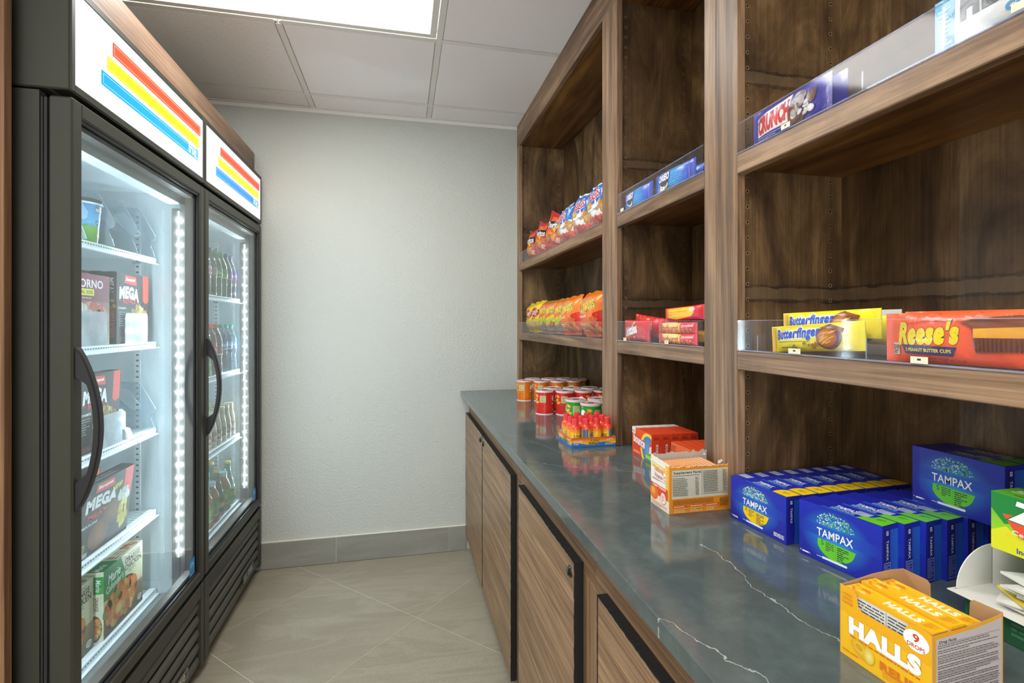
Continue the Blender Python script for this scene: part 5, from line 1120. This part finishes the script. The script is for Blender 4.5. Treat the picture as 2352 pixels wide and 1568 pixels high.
divider(-.852, 1.845, FZ[0], 'clear plastic divider on the top freezer shelf, third from the left'); divider(-.852, 1.962, FZ[0], 'clear plastic divider on the top freezer shelf by the light strip')
divider(-.852, 1.962, FZ[2], 'clear plastic divider on the third freezer shelf by the light strip')
def stop(y0, y1, z, label, x=-.856, h=.098):
    mb = MB(); w_ = y1-y0; r = .014; pts = [(0, 0), (w_, 0)]+[(w_-r+r*cos(a), h-r+r*sin(a)) for a in [pi/2*i/5 for i in range(6)]]+[(r-r*sin(a), h-r+r*cos(a)) for a in [pi/2*i/5 for i in range(6)]]
    mb.prism(pts, lambda a, b_, q: (x+q, y0+a, z+.0006+b_), 0, .0022, 'frosted'); mb.move((x, (y0+y1)/2, z))
    tag(obj('product_stop', mb, loc=(x, (y0+y1)/2, z)), label, 'shelf stop', 'frosted stops in the freezer')
stop(1.560, 1.702, FZ[1], 'frosted plastic stop in front of the dark red pizza box'); stop(1.805, 1.945, FZ[1], 'frosted plastic stop in front of the bowl meal box, second shelf'); stop(1.640, 1.785, FZ[2], 'frosted plastic stop in front of the frosted box, third shelf')
st = MB(); st.prism([(0, 0), (.045, 0), (.034, .030), (.022, .034), (.022, .082), (.012, .092), (0, .092)], lambda a, b_, q: (-.895+a, 1.815+q, FZ[2]+.0006+b_), 0, .03, 'enamel_white'); st.move((-.87, 1.83, FZ[2]))
tag(obj('shelf_pusher', st, loc=(-.87, 1.83, FZ[2])), 'white plastic stepped bracket beside the frosted meal box, third freezer shelf', 'bracket')

# ================================================================ bottles in the drinks fridge
def bottle(prof, body, cap, caph, lab=None, seg=18, capr=None, capm='gloss'):
    """prof: list of (r, z); lab: (z0, z1, colour, text, text colour)"""
    b = MB(); m, c = body if isinstance(body, tuple) else ('gloss', body); b.lathe([(0, .0)]+prof, m, seg, col=c); top = prof[-1][1]; r0 = capr or prof[-1][0]+.0015
    parts = [('glass_body' if m == 'bottle_glass' else 'bottle_body', b.mesh('bottle_body'))]
    k = MB(); k.lathe([(r0, top-.001), (r0, top+caph-.001), (r0-.001, top+caph), (0, top+caph)], capm, 14, col=cap); parts.append(('cap', k.mesh('cap')))
    if lab:
        z0, z1, lc, tx, tc = lab; R_ = max(r for r, z in prof if z0-.01 <= z <= z1+.01)+.0004; W = 2*pi*R_; A = Art(W, z1-z0, lc); A.rect(0, 0, W, (z1-z0)*.12, tc)
        for q in (.12, .45, .78): A.text(tx, W*(q+.02), (z1-z0)*.55, W*.22, (z1-z0)*.36, tc, .03, .2)
        l = MB(); A.emit(l, lambda u, v, q: ((R_+q)*cos(u/R_), (R_+q)*sin(u/R_), z0+v), 'gloss', .00005, .006, l0=0); parts.append(('label', l.mesh('label')))
    return parts
def put(parts, x, y, z, label, group, rz=0):
    t = thing('drink_bottle', label, 'bottle', (x, y, z+.0004), rz, group)
    for n_, me in parts: obj(n_, me, t)
soda = [(.029, .0), (.0315, .004), (.0305, .03), (.0315, .06), (.031, .085), (.0325, .12), (.030, .145), (.020, .175), (.013, .190), (.0125, .200)]
tall = [(.030, .0), (.0325, .004), (.032, .05), (.030, .075), (.0325, .10), (.0325, .15), (.026, .180), (.015, .200), (.0145, .208)]
coffee = [(.026, 0), (.030, .004), (.030, .070), (.027, .095), (.021, .125), (.0205, .150)]
perr = [(.028, 0), (.032, .004), (.0335, .05), (.031, .09), (.020, .140), (.0135, .170), (.0125, .200)]
jug = [(.034, 0), (.036, .005), (.035, .06), (.036, .11), (.026, .140), (.019, .150), (.019, .160)]
ck, wt, gl = ('gloss', '#2a1512'), ('water_plastic', '#ffffff'), ('bottle_glass', '#ffffff')
B = {'cola_red': bottle(soda, ck, '#c81c20', .014, (.088, .128, '#c41a22', 'Coke', '#f6e8e8')), 'cola_silver': bottle(soda, ck, '#a8acb0', .014, (.088, .128, '#b8babd', 'diet', '#c01a22')),
     'cola_black': bottle(soda, ck, '#1c1c1e', .014, (.088, .128, '#8e9094', 'zero', '#d02028')), 'lime': bottle(soda, ('gloss', '#1f6a34'), '#2aa03a', .014, (.088, .128, '#1fa040', 'lime', '#e6f4b0')),
     'blue': bottle(soda, ('gloss', '#282038'), '#28489c', .014, (.088, .128, '#2a3f98', 'pop', '#d83040')), 'cherry': bottle(tall, ('gloss', '#5a1a22'), '#d82a34', .018, (.085, .130, '#b8233a', 'Cherry', '#f4d8dc')),
     'water': bottle(tall, wt, '#1fae90', .016, (.105, .145, '#5ab4e0', 'water', '#f0f8fc')), 'green_soda': bottle(tall, ('gloss', '#3a8a40'), '#c8ccd0', .018, (.085, .130, '#2c9a3c', 'lime', '#f0f4c8')),
     'coffee': bottle(coffee, ('gloss', '#b8a68c'), '#cfc6a8', .012, (.02, .07, '#8a6a50', 'coffee', '#efe4d0'), capr=.0215), 'sparkling': bottle(perr, gl, '#d8c24a', .010, (.04, .062, '#cfc04a', 'spring', '#2a6a4a')), 'tea': bottle(jug, ('gloss', '#8a5a2e'), '#a8d4e0', .018, (.03, .10, '#3a9a5c', 'tea', '#e6c24a'))}
Z2 = [z-.0003 for z in SH2[0]]
def row(z, ys, kinds, where, xs=(-.838, -.913)):
    for ri, x in enumerate(xs):
        for k, (y, kd) in enumerate(zip(ys, kinds)):
            nm = {'cola_red': 'dark cola bottle with red label', 'cola_silver': 'dark cola bottle with silver label', 'cola_black': 'dark cola bottle with grey label', 'lime': 'green soda bottle with green label', 'blue': 'dark soda bottle with blue label', 'cherry': 'dark red soda bottle with red cap', 'water': 'clear water bottle with teal cap', 'green_soda': 'green soda bottle with grey cap', 'coffee': 'beige coffee drink bottle with cream cap', 'sparkling': 'pale green glass bottle with yellow cap', 'tea': 'wide amber tea bottle with pale blue cap'}[kd]
            put(B[kd], x, y, z, f'{nm}, {where} shelf, {("front", "back")[ri]} row, {ORD[k]} from right', f'bottles on the {where} shelf of the drinks fridge', RND.uniform(0, 6))
ys = [2.728-.069*k for k in range(8)]
row(Z2[0], ys, ['blue', 'blue', 'lime', 'lime', 'cola_black', 'cola_silver', 'cola_red', 'cola_red'], 'top')
row(Z2[1], ys, ['water', 'water', 'water', 'cherry', 'cherry', 'green_soda', 'green_soda', 'cherry'], 'second')
row(Z2[2], [2.715-.064*k for k in range(7)], ['coffee']*7, 'third')
row(Z2[3], [2.700-.076*k for k in range(6)], ['sparkling', 'tea', 'sparkling', 'tea', 'tea', 'sparkling'], 'bottom')
